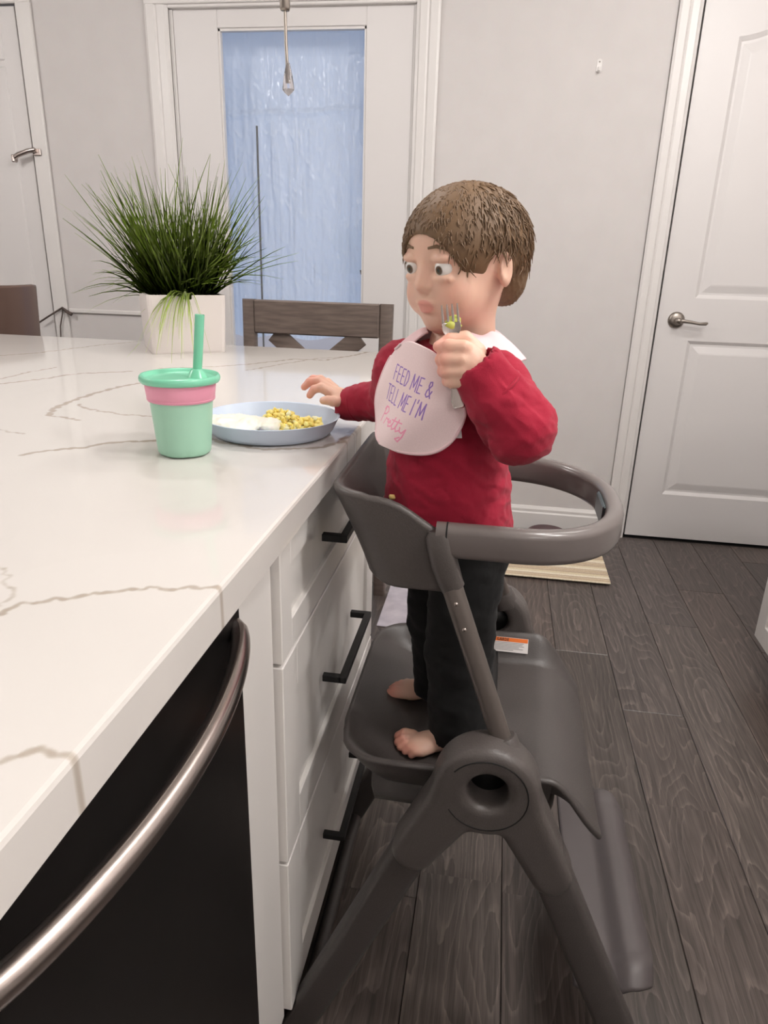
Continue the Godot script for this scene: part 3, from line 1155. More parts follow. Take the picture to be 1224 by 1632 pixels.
func chair_path(v: float) -> Array:
	# plan of the backrest at height fraction v (0 bottom, 1 top): from the near arm round the back to the far arm
	var out := 0.005 * v
	var back := -0.150 - 0.046 * pow(v, 1.15)
	var zn := -0.802 + out
	var zf := -1.142 - out
	var R := 0.052
	var a := []
	for i in 9:
		a.append(Vector2(lerpf(-0.042, back + R, float(i) / 8), zn))
	for i in range(1, 9):
		var t := PI * 0.5 * i / 8
		a.append(Vector2(back + R - sin(t) * R, zn - R + cos(t) * R))
	for i in range(1, 13):
		a.append(Vector2(back, lerpf(zn - R, zf + R, float(i) / 12)))
	for i in range(1, 9):
		var t := PI * 0.5 * i / 8
		a.append(Vector2(back + R - cos(t) * R, zf + R - sin(t) * R))
	for i in range(1, 9):
		a.append(Vector2(lerpf(back + R, -0.042, float(i) / 8), zf))
	return a

func high_chair() -> void:
	var o := base("high_chair")
	tag(o, "dark grey plastic high chair the child stands on, pushed against the island", "high chair")
	var zn := -0.750
	var zf := -1.200
	var hub := join([field_fn(hub_field, Vector3(-0.11, 0.38, -0.036), Vector3(0.165, 0.63, 0.036), 0.0032)])
	for s in [1, -1]:
		var zc: float = zn if s > 0 else zf
		var h := obj("hub", hub, M.chair_plastic, o)
		h.position = Vector3(0, 0, zc)
		# seam ring round the pivot and the cap
		var ring := []
		for i in 33:
			var a := deg_to_rad(-150.0 + 292.0 * i / 32)
			ring.append(Vector3(0.028 + cos(a) * 0.0525, 0.545 + sin(a) * 0.0525, zc + s * 0.0277))
		obj("seam", sweep_mesh(ring, circle(0.0011, 6), Vector3(0, 0, 1)), M.dark_gap, h).position = Vector3(0, 0, -zc)
		var plug := obj("plug", lathe_mesh([Vector2(0.0, 0.002), Vector2(0.029, 0.002), Vector2(0.029, -0.002), Vector2(0.0, -0.002)], 28), M.black_metal, h)
		plug.transform = Transform3D(Basis(Vector3.RIGHT, PI / 2), Vector3(0.030, 0.549, -s * 0.012))
		# legs
		var legsec := rrect(0.050, 0.040, 0.009, 2)
		for lg in [[Vector3(-0.050, 0.452, zc), Vector3(-0.243, 0.016, zc + s * 0.012)], [Vector3(0.110, 0.446, zc), Vector3(0.303, 0.016, zc + s * 0.012)]]:
			var a: Vector3 = lg[0]
			var b: Vector3 = lg[1]
			var leg := obj("leg", sweep_mesh([a, a.lerp(b, 0.3), a.lerp(b, 0.95), b], legsec, Vector3(0, 0, 1), [1.0, 1.0, 0.96, 0.88]), M.chair_dark, o)
			obj("foot_pad", sweep_mesh([b + (b - a).normalized() * -0.004, Vector3(b.x + (b.x - a.x) * 0.02, 0.001, b.z)], rrect(0.044, 0.036, 0.009, 2), Vector3(0, 0, 1)), M.black_metal, leg)
			# sleeve lip at the joint
			var d := (b - a).normalized()
			obj("sleeve", sweep_mesh([a + d * 0.0, a + d * 0.030, a + d * 0.034], rrect(0.056, 0.047, 0.014, 3), Vector3(0, 0, 1), [1.0, 1.0, 0.95]), M.chair_plastic, leg)
		# upright post
		var p0 := Vector3(0.049, 0.585, zc - s * 0.012)
		var zt := -0.800 if s > 0 else -1.144
		var p1 := Vector3(-0.040, 0.808, zt)
		var post := obj("post", sweep_mesh([p0, p0.lerp(p1, 0.5), p1], rrect(0.0265, 0.021, 0.0095, 4), Vector3(0, 0, 1)), M.tube_metal, o)
		obj("socket", sweep_mesh([p0 + (p0 - p1).normalized() * 0.005, p0 + (p1 - p0).normalized() * 0.018, p0 + (p1 - p0).normalized() * 0.022], rrect(0.040, 0.034, 0.014, 4), Vector3(0, 0, 1), [1.1, 1.0, 0.9]), M.chair_plastic, post)
		for t in [0.86, 0.72]:
			var rv := obj("rivet", lathe_mesh([Vector2(0.0, 0.0016), Vector2(0.0022, 0.001), Vector2(0.0028, 0.0)], 12), M.steel, post)
			rv.transform = Transform3D(Basis(Vector3.RIGHT, PI / 2 * s), p0.lerp(p1, t) + Vector3(0, 0, s * 0.0103))
	# backrest
	var rows := []
	var NV := 14
	for i in NV + 1:
		var v := float(i) / NV
		var plan := chair_path(v)
		var r := []
		for p in plan:
			var armx: float = p.x
			var yt := 0.899
			if armx > -0.15:
				yt = lerpf(0.897, 0.855, pow(smoothstep(-0.150, -0.040, armx), 1.6))
			var yb := 0.787
			if armx < -0.11:
				yb = 0.787 + 0.006 * smoothstep(-0.11, -0.16, armx)
			r.append(Vector3(p.x, lerpf(yb, yt, v), p.y))
		rows.append(r)
	obj("backrest", sheet(rows, 0.013), M.chair_plastic, o)
	# arm knuckles where the post meets the backrest
	for zt in [-0.799, -1.145]:
		obj("arm_joint", sweep_mesh([Vector3(-0.056, 0.868, zt), Vector3(-0.054, 0.858, zt), Vector3(-0.046, 0.825, zt), Vector3(-0.037, 0.800, zt), Vector3(-0.033, 0.792, zt)], rrect(0.034, 0.027, 0.012, 4), Vector3(0, 0, 1), [0.7, 1.0, 1.0, 0.92, 0.88]), M.chair_plastic, o)
	# guard ring
	var ring := []
	for i in 7:
		ring.append(Vector3(lerpf(-0.058, 0.020, float(i) / 7), 0.855, -0.800))
	for i in 41:
		var a := -PI * 0.5 + PI * i / 40
		var c := pow(absf(cos(a)), 2.0 / 2.35)
		var s := pow(absf(sin(a)), 2.0 / 2.35) * signf(sin(a))
		ring.append(Vector3(0.022 + 0.150 * c, 0.855 - 0.004 * c, -0.972 - 0.172 * s))
	for i in range(1, 8):
		ring.append(Vector3(lerpf(0.020, -0.058, float(i) / 7), 0.855, -1.144))
	var g := obj("guard_ring", sweep_mesh(ring, rrect(0.024, 0.044, 0.010, 4), Vector3.UP), M.ring_plastic, o)
	obj("latch", box_mesh(Vector3(0.1575, 0.852, -0.972), Vector3(0.005, 0.030, 0.070), 0.002), M.teal, g)
	# seam collar where ring and arm meet
	for zt in [-0.800, -1.144]:
		obj("collar", sweep_mesh([Vector3(-0.046, 0.855, zt), Vector3(-0.044, 0.855, zt)], rrect(0.0246, 0.0446, 0.0103, 4), Vector3.UP), M.dark_gap, g)
	# seat
	var srows := []
	var x0 := -0.176
	var x1 := 0.190
	for i in 61:
		var t := float(i) / 60
		var x := lerpf(x0, x1, t)
		var hw := 0.192
		var R := 0.060
		if x < x0 + R:
			hw = 0.192 - R + sqrt(maxf(R * R - pow(R - (x - x0), 2.0), 0.0))
		if x > x1 - 0.05:
			hw -= 0.012 * pow((x - x1 + 0.05) / 0.05, 3.0)
		var r := []
		for j in 49:
			var s := -1.0 + 2.0 * j / 48
			var zz := signf(s) * (1.0 - pow(1.0 - absf(s), 1.25)) * hw
			var side := smoothstep(0.79, 1.0, absf(zz) / hw)
			var fade := 1.0 - 0.85 * smoothstep(0.11, 0.180, x)
			var left := pow(clampf((x0 + 0.085 - x) / 0.085, 0.0, 1.0), 1.7)
			var rise := 1.0 - (1.0 - pow(side, 1.15) * fade) * (1.0 - left)
			var y := 0.490 + 0.042 * rise
			y += 0.004 * smoothstep(-0.02, 0.10, x)
			if x > 0.105:
				y -= 0.056 * pow((x - 0.105) / (x1 - 0.105), 2.3)
			r.append(Vector3(x, y, -0.975 - zz))
		srows.append(r)
	obj("seat", sheet(srows, 0.009), M.chair_dark, o)
	# outer wall below the seat rim
	var wall := []
	for i in 7:
		var v := float(i) / 6
		var inn := 0.022 * pow(1.0 - v, 1.6) + 0.0015
		var r := []
		var zn2 := -0.783 - inn
		var zf2 := -1.167 + inn
		var xb := x0 + inn
		var R := 0.060
		for k in 9:
			r.append(Vector3(lerpf(0.115, xb + R, float(k) / 8), 0, zn2))
		for k in range(1, 9):
			var t := PI * 0.5 * k / 8
			r.append(Vector3(xb + R - sin(t) * R, 0, zn2 - R + cos(t) * R))
		for k in range(1, 9):
			r.append(Vector3(xb, 0, lerpf(zn2 - R, zf2 + R, float(k) / 8)))
		for k in range(1, 9):
			var t := PI * 0.5 * k / 8
			r.append(Vector3(xb + R - cos(t) * R, 0, zf2 + R - sin(t) * R))
		for k in range(1, 9):
			r.append(Vector3(lerpf(xb + R, 0.115, float(k) / 8), 0, zf2))
		for k in r.size():
			r[k] = r[k] + Vector3(0, lerpf(0.476, 0.527, v), 0)
		wall.append(r)
	obj("seat_wall", sheet(wall, 0.004, false, false), M.chair_dark, o)
	# mount under the seat
	var st := start()
	var prof := []
	sweep(st, [Vector3(-0.135, 0.455, -0.975), Vector3(-0.128, 0.455, -0.975), Vector3(0.10, 0.455, -0.975), Vector3(0.118, 0.455, -0.975), Vector3(0.128, 0.455, -0.975)], rrect(0.34, 0.066, 0.03, 4), Vector3.UP, [0.86, 0.97, 1.0, 0.96, 0.8])
	obj("seat_mount", done(st), M.chair_dark, o)
	obj("axle", tube_mesh([Vector3(0.030, 0.50, -0.73), Vector3(0.030, 0.50, -1.22)], 0.012, 12), M.black_metal, o)
	# footrest
	var frows := []
	for i in 21:
		var t := float(i) / 20
		var x := lerpf(0.186, 0.302, t)
		var hw := 0.205
		var R := 0.04
		var ex := maxf(0.0, (x - (0.302 - R)) / R)
		hw = 0.205 - R + R * sqrt(maxf(1.0 - ex * ex, 0.0))
		var r := []
		for j in 31:
			var s := -1.0 + 2.0 * j / 30
			var zz := s * hw
			var e := smoothstep(0.86, 1.0, absf(s))
			var y := 0.196 + 0.014 * smoothstep(0.235, 0.262, x) - 0.022 * pow(maxf(0.0, (x - 0.275) / 0.027), 2.0) - 0.010 * e * e
			y += 0.006 * smoothstep(0.80, 0.88, absf(s)) * (1.0 - e)
			r.append(Vector3(x, y, -0.978 - zz))
		frows.append(r)
	obj("footrest", sheet(frows, 0.012), mat("footrest_plastic", Color(0.33, 0.305, 0.305), 0.5), o)
	# crossbar between the island-side feet
	obj("crossbar", tube_mesh([Vector3(-0.226, 0.034, -0.775), Vector3(-0.226, 0.034, -1.185)], 0.0125, 14), M.chair_dark, o)
	# warning label on the far inner wall of the seat
	var lb := Node3D.new()
	lb.name = "warning_label"
	o.add_child(lb)
	lb.transform = Transform3D(Basis(Vector3.RIGHT, deg_to_rad(-33.0)), Vector3(0.050, 0.5195, -1.1475))
	obj("paper", box_mesh(Vector3.ZERO, Vector3(0.088, 0.026, 0.0006), 0.0), mat("label_paper", Color(0.86, 0.84, 0.83), 0.6), lb)
	obj("orange_band", box_mesh(Vector3(0, 0.0090, 0.0004), Vector3(0.086, 0.007, 0.0004), 0.0), mat("orange", Color(0.86, 0.42, 0.10), 0.6), lb)
	var tx := obj("lettering", text_mesh("MISE EN GARDE", 0.0068), mat("ink", Color(0.08, 0.06, 0.05), 0.7), lb)
	tx.position = Vector3(-0.016, 0.0090, 0.0008)
	var ls := start(false)
	for k in 6:
		var w: float = [0.078, 0.076, 0.079, 0.070, 0.077, 0.060][k]
		bx(ls, Vector3(-0.042 + w * 0.5, 0.0035 - k * 0.0026, 0.0005), Vector3(w, 0.0010, 0.0003))
	obj("small_print", done(ls), mat("grey_ink", Color(0.52, 0.50, 0.50), 0.7), lb)

# ------------------------------------------------------------------ on the countertop
func table_things() -> void:
	var top := 0.915
	# cup
	var c := base("straw_cup", Vector3(-0.416, top, -0.888))
	tag(c, "mint green toddler straw cup with a pink band and lid", "cup")
	var mint := mat("mint", Color(0.63, 0.81, 0.715), 0.42)
	mint.backlight_enabled = true
	mint.backlight = Color(0.22, 0.30, 0.26)
	var mintlid := mat("mint_lid", Color(0.49, 0.80, 0.67), 0.25)
	mintlid.backlight_enabled = true
	mintlid.backlight = Color(0.14, 0.24, 0.19)
	var pink := mat("pink_band", Color(0.89, 0.60, 0.69), 0.5)
	# body with shallow flutes at the foot
	var st := start()
	var prof := [[0.0, 0.002], [0.030, 0.0015], [0.0335, 0.002], [0.0352, 0.005], [0.0362, 0.014], [0.0388, 0.045], [0.0425, 0.088], [0.0432, 0.0935]]
	var seg := 72
	for i in prof.size() - 1:
		for j in seg:
			var P := []
			for q in [[i, j], [i, j + 1], [i + 1, j + 1], [i + 1, j]]:
				var a: float = TAU * q[1] / seg
				var r: float = prof[q[0]][0]
				var y: float = prof[q[0]][1]
				if y < 0.006 and r > 0.02:
					r -= 0.0012 * pow(0.5 + 0.5 * cos(a * 6.0), 6.0)
				P.append(Vector3(cos(a) * r, y, sin(a) * r))
			quad(st, P[0], P[3], P[2], P[1])
	obj("body", done(st), mint, c)
	var bd := obj("band", lathe_mesh([Vector2(0.0415, 0.0745), Vector2(0.0432, 0.0745), Vector2(0.0440, 0.0752), Vector2(0.0468, 0.0995), Vector2(0.0466, 0.1005), Vector2(0.044, 0.1005)], 64), pink, c)
	# embossed wavy lettering ridge too faint to read: a raised oval plaque
	obj("emboss_line", lathe_mesh([Vector2(0.0439, 0.0765), Vector2(0.0448, 0.0772), Vector2(0.0443, 0.0780)], 64), pink, bd)
	obj("emboss_line", lathe_mesh([Vector2(0.0462, 0.0965), Vector2(0.0473, 0.0973), Vector2(0.0467, 0.0982)], 64), pink, bd)
	obj("lid", lathe_mesh([Vector2(0.044, 0.0985), Vector2(0.0505, 0.0985), Vector2(0.0520, 0.1005), Vector2(0.0526, 0.1035), Vector2(0.0520, 0.1065), Vector2(0.0505, 0.1085), Vector2(0.0475, 0.1075), Vector2(0.0455, 0.1045), Vector2(0.0440, 0.1035), Vector2(0.025, 0.1042), Vector2(0.0, 0.1045)], 72), mintlid, c)
	var sp := Vector3(0.022, 0.104, -0.006)
	obj("straw_boot", lathe_mesh([Vector2(0.0135, 0.0), Vector2(0.0125, 0.002), Vector2(0.0105, 0.006), Vector2(0.0078, 0.010), Vector2(0.0068, 0.0115), Vector2(0.005, 0.0115)], 28), mintlid, c).position = sp
	var ss := start()
	sweep(ss, [sp + Vector3(0, 0.004, 0), sp + Vector3(0.003, 0.03, 0), sp + Vector3(0.0065, 0.058, 0.001), sp + Vector3(0.0090, 0.081, 0.001)], circle(0.0061, 18), Vector3(0, 0, 1), [], false, false)
	sweep(ss, [sp + Vector3(0.0090, 0.081, 0.001), sp + Vector3(0.0080, 0.070, 0.001)], circle(0.0047, 18), Vector3(0, 0, 1), [], false, true)
	var tip := sp + Vector3(0.0090, 0.081, 0.001)
	for i in 18:
		var a0 := TAU * i / 18
		var a1 := TAU * (i + 1) / 18
		var e0 := Vector3(cos(a0), 0, sin(a0))
		var e1 := Vector3(cos(a1), 0, sin(a1))
		quad(ss, tip + e0 * 0.0061, tip + e1 * 0.0061, tip + e1 * 0.0047, tip + e0 * 0.0047)
	obj("straw", done(ss), mintlid, c)
	# plate
	var pc := Vector3(-0.338, top, -1.032)
	var p := obj("plate", lathe_mesh([Vector2(0.0, 0.0015), Vector2(0.084, 0.0012), Vector2(0.089, 0.0022), Vector2(0.0955, 0.009), Vector2(0.1035, 0.0265), Vector2(0.1052, 0.0278), Vector2(0.1035, 0.0282), Vector2(0.1012, 0.0265), Vector2(0.0935, 0.0105), Vector2(0.087, 0.0052), Vector2(0.080, 0.0042), Vector2(0.0, 0.0042)], 96), mat("plate_blue", Color(0.765, 0.815, 0.885), 0.38))
	p.position = pc
	tag(p, "shallow light blue round toddler plate at the counter edge", "plate")
	# white creamy mound on the left half
	var wn := noise(22.0, 3, 8)
	var cream := mat("cream", Color(0.94, 0.93, 0.88), 0.4)
	cream.subsurf_scatter_enabled = true
	cream.subsurf_scatter_strength = 0.15
	var prims := []
	rng.seed = 91
	for k in 26:
		var a := rng.randf() * TAU
		var rr := sqrt(rng.randf())
		var q := Vector3(-0.036 + cos(a) * rr * 0.040 * 1.25, 0.010 + rng.randf() * 0.014 * (1.2 - rr), 0.030 + sin(a) * rr * 0.032)
		prims.append([1, q, Vector3(0.012 + rng.randf() * 0.008, 0.006 + rng.randf() * 0.004, 0.011 + rng.randf() * 0.007), Basis(Vector3.UP, rng.randf() * TAU), 0.0, 0.006])
	for k in 5:
		prims.append([1, Vector3(-0.040 + k * 0.012, 0.015 + rng.randf() * 0.004, 0.030 + rng.randf_range(-0.02, 0.02)), Vector3(0.013, 0.006, 0.010), Basis(Vector3.UP, rng.randf() * TAU), 0.0, 0.005])
	var wob := func(q: Vector3, _n: Vector3) -> float: return 0.0016 * wn.get_noise_3d(q.x * 4.0, q.y * 4.0, q.z * 4.0)
	var cm := obj("cream_mound", join([field(prims, Vector3(-0.105, -0.002, -0.03), Vector3(0.035, 0.042, 0.09), 0.0022, wob)]), cream)
	cm.position = pc + Vector3(0, 0.0035, 0)
	tag(cm, "white creamy yogurt mound on the left of the blue plate", "food", "", "stuff")
	# scrambled egg: crumbly bits nobody could count
	var egg := mat("egg", Color.WHITE, 0.5)
	egg.vertex_color_use_as_albedo = true
	egg.subsurf_scatter_enabled = true
	egg.subsurf_scatter_strength = 0.12
	var es := start()
	rng.seed = 14
	for heap in [[Vector3(0.012, 0.008, -0.008), Vector3(1.25, 0.55, 1.1), 0.022], [Vector3(0.062, 0.007, 0.015), Vector3(0.75, 0.45, 0.95), 0.022]]:
		es.set_color(Color(0.98, 0.87, 0.46).srgb_to_linear())
		lump(es, heap[0], Basis.from_scale(heap[1]), heap[2], 2000)
	for k in 760:
		var cl := k % 5
		var cen := Vector3(0.012, 0, -0.008) if cl < 3 else Vector3(0.064, 0, 0.016)
		var sc := Vector2(0.040, 0.034) if cl < 3 else Vector2(0.026, 0.030)
		var a := rng.randf() * TAU
		var rr := sqrt(rng.randf())
		var q := cen + Vector3(cos(a) * rr * sc.x, 0, sin(a) * rr * sc.y)
		if Vector2(q.x, q.z).length() > 0.086:
			continue
		q.y = 0.006 + rng.randf() * (0.031 if cl < 3 else 0.027) * (1.0 - rr * rr * 0.85)
		var s := rng.randf_range(0.0022, 0.0050)
		var b := Basis(Vector3(rng.randfn(), rng.randfn(), rng.randfn()).normalized(), rng.randf() * TAU)
		var cc := Color(0.98, 0.87, 0.44).lerp(Color(0.99, 0.92, 0.60), rng.randf())
		if rng.randf() < 0.12:
			cc = Color(0.95, 0.93, 0.76)
		es.set_color(cc.srgb_to_linear())
		lump(es, q, b, s, k)
	var eo := obj("scrambled_egg", done(es), egg)
	eo.position = pc
	tag(eo, "crumbly yellow scrambled egg on the right of the blue plate", "food", "", "stuff")

func lump(st: SurfaceTool, c: Vector3, b: Basis, s: float, sd: int) -> void:
	st.set_smooth_group(sd + 2)
	var t := 1.618
	var v := [Vector3(-1, t, 0), Vector3(1, t, 0), Vector3(-1, -t, 0), Vector3(1, -t, 0), Vector3(0, -1, t), Vector3(0, 1, t), Vector3(0, -1, -t), Vector3(0, 1, -t), Vector3(t, 0, -1), Vector3(t, 0, 1), Vector3(-t, 0, -1), Vector3(-t, 0, 1)]
	var P := []
	for i in 12:
		var k := 0.75 + 0.5 * fmod(absf(sin(sd * 12.9 + i * 78.2)) * 43.7, 1.0)
		P.append(c + b * ((v[i] as Vector3).normalized() * Vector3(1.35, 0.85, 1.0) * s * k))
	for f in [[0, 11, 5], [0, 5, 1], [0, 1, 7], [0, 7, 10], [0, 10, 11], [1, 5, 9], [5, 11, 4], [11, 10, 2], [10, 7, 6], [7, 1, 8], [3, 9, 4], [3, 4, 2], [3, 2, 6], [3, 6, 8], [3, 8, 9], [4, 9, 5], [2, 4, 11], [6, 2, 10], [8, 6, 7], [9, 8, 1]]:
		tri(st, P[f[0]], P[f[2]], P[f[1]])

# ------------------------------------------------------------------ behind the island
func background_things() -> void:
	# potted grass near the far edge of the countertop
	var o := base("potted_grass", Vector3(-0.872, 0.915, -1.905))
	tag(o, "bushy green ornamental grass in a white square pot", "potted plant")
	var turn := Basis(Vector3.UP, deg_to_rad(33.0))
	var hw := 0.102
	var st := start(false)
	var lp := []
	for k in [[0.94, 0.0], [0.95, 0.004], [1.0, 0.146], [1.0, 0.150], [0.93, 0.150], [0.92, 0.128]]:
		var ring := []
		for q in rrect(hw * 2 * k[0], hw * 2 * k[0], 0.012, 3):
			ring.append(turn * Vector3(q.x, k[1], q.y))
		lp.append(ring)
	for i in lp.size() - 1:
		for j in lp[0].size():
			var j2: int = (j + 1) % int(lp[0].size())
			quad(st, lp[i][j], lp[i + 1][j], lp[i + 1][j2], lp[i][j2])
	for j in range(1, lp[0].size() - 1):
		tri(st, lp[0][0], lp[0][j], lp[0][j + 1])
	obj("pot", done(st), M.planter, o)
	obj("soil", box_mesh(Vector3(0, 0.122, 0), Vector3(hw * 1.84, 0.01, hw * 1.84), 0.002, turn), M.soil, o)
	var gm := mat("grass_blade", Color.WHITE, 0.5)
	gm.vertex_color_use_as_albedo = true
	gm.backlight_enabled = true
	gm.backlight = Color(0.80, 0.90, 0.50)
	var V := PackedVector3Array()
	var N := PackedVector3Array()
	var C := PackedColorArray()
	var I := PackedInt32Array()
	rng.seed = 5
	# the four tufts the photograph shows: direction, spread, length
	for k in 1150:
		var a := rng.randf() * TAU
		var r0 := sqrt(rng.randf()) * 0.080
		var root := turn * Vector3(cos(a) * r0, 0.124, sin(a) * r0)
		var dir: Vector3
		var len: float
		var droop: float
		var sel := rng.randf()
		if sel < 0.80:
			var lean := rng.randf_range(0.0, 0.50) + r0 * 2.6
			dir = Vector3(cos(a + rng.randfn(0, 0.5)) * lean, 1.0, sin(a + rng.randfn(0, 0.5)) * lean).normalized()
			len = rng.randf_range(0.17, 0.44) * (1.0 - 0.22 * lean) * (0.86 + 0.14 * sin(a * 3.0 + 0.6))
			droop = rng.randf_range(0.0, 0.16)
		elif sel < 0.88:
			dir = Vector3(rng.randf_range(0.35, 0.95), 0.75, rng.randf_range(-0.3, 0.4)).normalized()
			len = rng.randf_range(0.22, 0.34)
			droop = rng.randf_range(0.1, 0.45)
		elif sel < 0.96:
			dir = Vector3(-rng.randf_range(0.3, 0.9), rng.randf_range(0.35, 0.95), rng.randf_range(-0.3, 0.4)).normalized()
			len = rng.randf_range(0.18, 0.30)
			droop = rng.randf_range(0.2, 0.6)
		else:
			root = Vector3(0.055, 0.140, 0.085) + Vector3(rng.randfn(0, 0.007), 0, rng.randfn(0, 0.006))
			dir = Vector3(rng.randf_range(-0.30, 0.30), rng.randf_range(0.3, 0.8), 0.45).normalized()
			len = rng.randf_range(0.11, 0.20)
			droop = rng.randf_range(0.9, 1.75)
		var w := rng.randf_range(0.0013, 0.0022)
		var side := dir.cross(Vector3(rng.randfn(), 0.3, rng.randfn())).normalized()
		var tone := rng.randf()
		var col := Color(0.74, 0.83, 0.40).lerp(Color(0.92, 0.97, 0.62), tone)
		if rng.randf() < 0.15:
			col = Color(0.88, 0.93, 0.68)
		col = col.srgb_to_linear()
		var n := 6
		var curl := Vector3(rng.randfn(0, 0.10), 0, rng.randfn(0, 0.10))
		var prev := -1
		for i in n + 1:
			var t := float(i) / n
			var p := root + dir * len * t + (Vector3.DOWN * droop + curl) * len * t * t
			p.y = maxf(p.y, 0.004)
			var ww := w * (1.0 - pow(t, 2.5)) + 0.0003
			var b := V.size()
			V.append(p - side * ww)
			V.append(p + side * ww)
			var nn := side.cross(dir).normalized()
			N.append(nn)
			N.append(nn)
			C.append(col)
			C.append(col)
			if prev >= 0:
				I.append_array([prev, prev + 1, b + 1, prev, b + 1, b])
			prev = b
	var arr := []
	arr.resize(Mesh.ARRAY_MAX)
	arr[Mesh.ARRAY_VERTEX] = V
	arr[Mesh.ARRAY_NORMAL] = N
	arr[Mesh.ARRAY_COLOR] = C
	arr[Mesh.ARRAY_INDEX] = I
	var am := ArrayMesh.new()
	am.add_surface_from_arrays(Mesh.PRIMITIVE_TRIANGLES, arr)
	var gr := obj("grass_blades", am, gm, o)
	gr.set_meta("kind", "stuff")
	# counter chair behind the island
	var ch := base("counter_chair", Vector3(-0.592, 0, -2.29))
	tag(ch, "dark wood counter chair with a wide top rail behind the island", "chair")
	var wd: Material = M.dark_wood
	var hx := 0.248
	for s in [-1, 1]:
		obj("leg", sweep_mesh([Vector3(s * (hx - 0.022), 0.0, -0.03), Vector3(s * (hx - 0.022), 0.62, 0.0), Vector3(s * (hx - 0.020), 1.030, -0.02)], rrect(0.042, 0.034, 0.006, 2), Vector3(0, 0, 1)), wd, ch)
		obj("leg", sweep_mesh([Vector3(s * (hx - 0.03), 0.0, 0.40), Vector3(s * (hx - 0.03), 0.60, 0.38)], rrect(0.040, 0.040, 0.006, 2), Vector3(0, 0, 1)), wd, ch)
	obj("top_rail", box_mesh(Vector3(0, 0.977, -0.008), Vector3(hx * 2 - 0.082, 0.106, 0.026), 0.004), wd, ch)
	for s in [-1, 1]:
		obj("slat", sweep_mesh([Vector3(s * 0.145, 0.925, -0.010 + s * 0.005), Vector3(-s * 0.165, 0.665, -0.006 + s * 0.005)], rrect(0.062, 0.013, 0.003, 2), Vector3(0, 0, 1)), wd, ch)
	obj("lower_rail", box_mesh(Vector3(0, 0.655, 0.0), Vector3(hx * 2 - 0.082, 0.04, 0.022), 0.003), wd, ch)
	obj("seat", box_mesh(Vector3(0, 0.62, 0.195), Vector3(hx * 2 - 0.01, 0.035, 0.43), 0.012), wd, ch)
	obj("stretcher", bb(-hx + 0.03, hx - 0.03, 0.2, 0.235, 0.38, 0.402, 0.003), wd, ch)
	obj("stretcher", bb(-hx + 0.03, hx - 0.03, 0.3, 0.335, -0.03, -0.01, 0.003), wd, ch)
	# curved-back stool at the far left
	var sl := base("bar_stool", Vector3(-1.865, 0, -2.36))
	tag(sl, "glossy brown curved stool back behind the far left of the island", "stool")
	var br := mat("brown_gloss", Color(0.44, 0.355, 0.32), 0.25)
	br.metallic = 0.35
	var rows := []
	for i in 9:
		var r := []
		for j in 33:
			var a := lerpf(-1.9, 1.9, float(j) / 32)
			var y := lerpf(0.80, 1.036, float(i) / 8)
			var rad := 0.205 + 0.01 * float(i) / 8
			r.append(Vector3(sin(a) * rad, y, cos(a) * rad))
		rows.append(r)
	rows.reverse()
	obj("backrest", sheet(rows, 0.018), br, sl)
	obj("seat", lathe_mesh([Vector2(0.0, 0.64), Vector2(0.17, 0.64), Vector2(0.195, 0.63), Vector2(0.2, 0.61), Vector2(0.19, 0.595), Vector2(0.0, 0.595)], 36), br, sl)
	for k in 4:
		var a := PI / 4 + k * PI / 2
		obj("leg", tube_mesh([Vector3(cos(a) * 0.13, 0.6, sin(a) * 0.13), Vector3(cos(a) * 0.2, 0.0, sin(a) * 0.2)], 0.014, 10, Vector3(0, 0, 1)), M.black_metal, sl)
	for s in [-1, 1]:
		obj("back_post", tube_mesh([Vector3(s * 0.18, 0.61, 0.05), Vector3(s * 0.205, 0.85, 0.06)], 0.012, 10, Vector3(0, 0, 1)), M.black_metal, sl)
	# hanging pendant
	var pd := base("pendant_light", Vector3(-0.384, 0, -1.30))
	tag(pd, "slim nickel pendant rod with a small crystal tip above the island", "pendant")
	obj("canopy", lathe_mesh([Vector2(0.0, 2.428), Vector2(0.045, 2.43), Vector2(0.055, 2.445), Vector2(0.055, 2.45)], 32), M.nickel, pd)
	obj("stem", tube_mesh([Vector3(0, 2.44, 0), Vector3(0, 1.56, 0)], 0.004, 10, Vector3.RIGHT), M.nickel, pd)
	obj("sleeve", lathe_mesh([Vector2(0.0, 1.606), Vector2(0.0075, 1.604), Vector2(0.0085, 1.60), Vector2(0.0082, 1.546), Vector2(0.007, 1.543), Vector2(0.0, 1.543)], 20), M.nickel, pd)
	obj("rod", tube_mesh([Vector3(0, 1.55, 0), Vector3(0.0006, 1.50, 0), Vector3(0.0030, 1.44, 0)], 0.0026, 10, Vector3.RIGHT), M.nickel, pd)
	var cr := mat("crystal", Color(0.97, 0.97, 1.0, 0.05), 0.02)
	cr.refraction_enabled = true
	cr.refraction_scale = 0.05
	cr.transparency = BaseMaterial3D.TRANSPARENCY_ALPHA
	var cst := start(false)
	lathe(cst, [Vector2(0.003, 1.470), Vector2(0.003, 1.470), Vector2(0.0075, 1.452), Vector2(0.0075, 1.452), Vector2(0.0105, 1.432), Vector2(0.0105, 1.432), Vector2(0.007, 1.428), Vector2(0.0, 1.422)], 8, Vector3(0.0032, 0, 0))
	obj("crystal", done(cst), cr, pd)
	# rug
	var rr := []
	var nr := 129
	for i in nr:
		var r := []
		var z := lerpf(-2.88, -2.572, float(i) / (nr - 1))
		for j in 30:
			var x := lerpf(-0.10, 0.492 + 0.0 * z, float(j) / 29)
			r.append(Vector3(x, 0.0085 + 0.0022 * sin((z + 2.572) * TAU / 0.0258), z))
		rr.append(r)
	rr.reverse()
	var rm := mat("rug_weave", Color.WHITE, 0.95)
	rm.albedo_texture = rug_texture()
	rm.texture_repeat = false
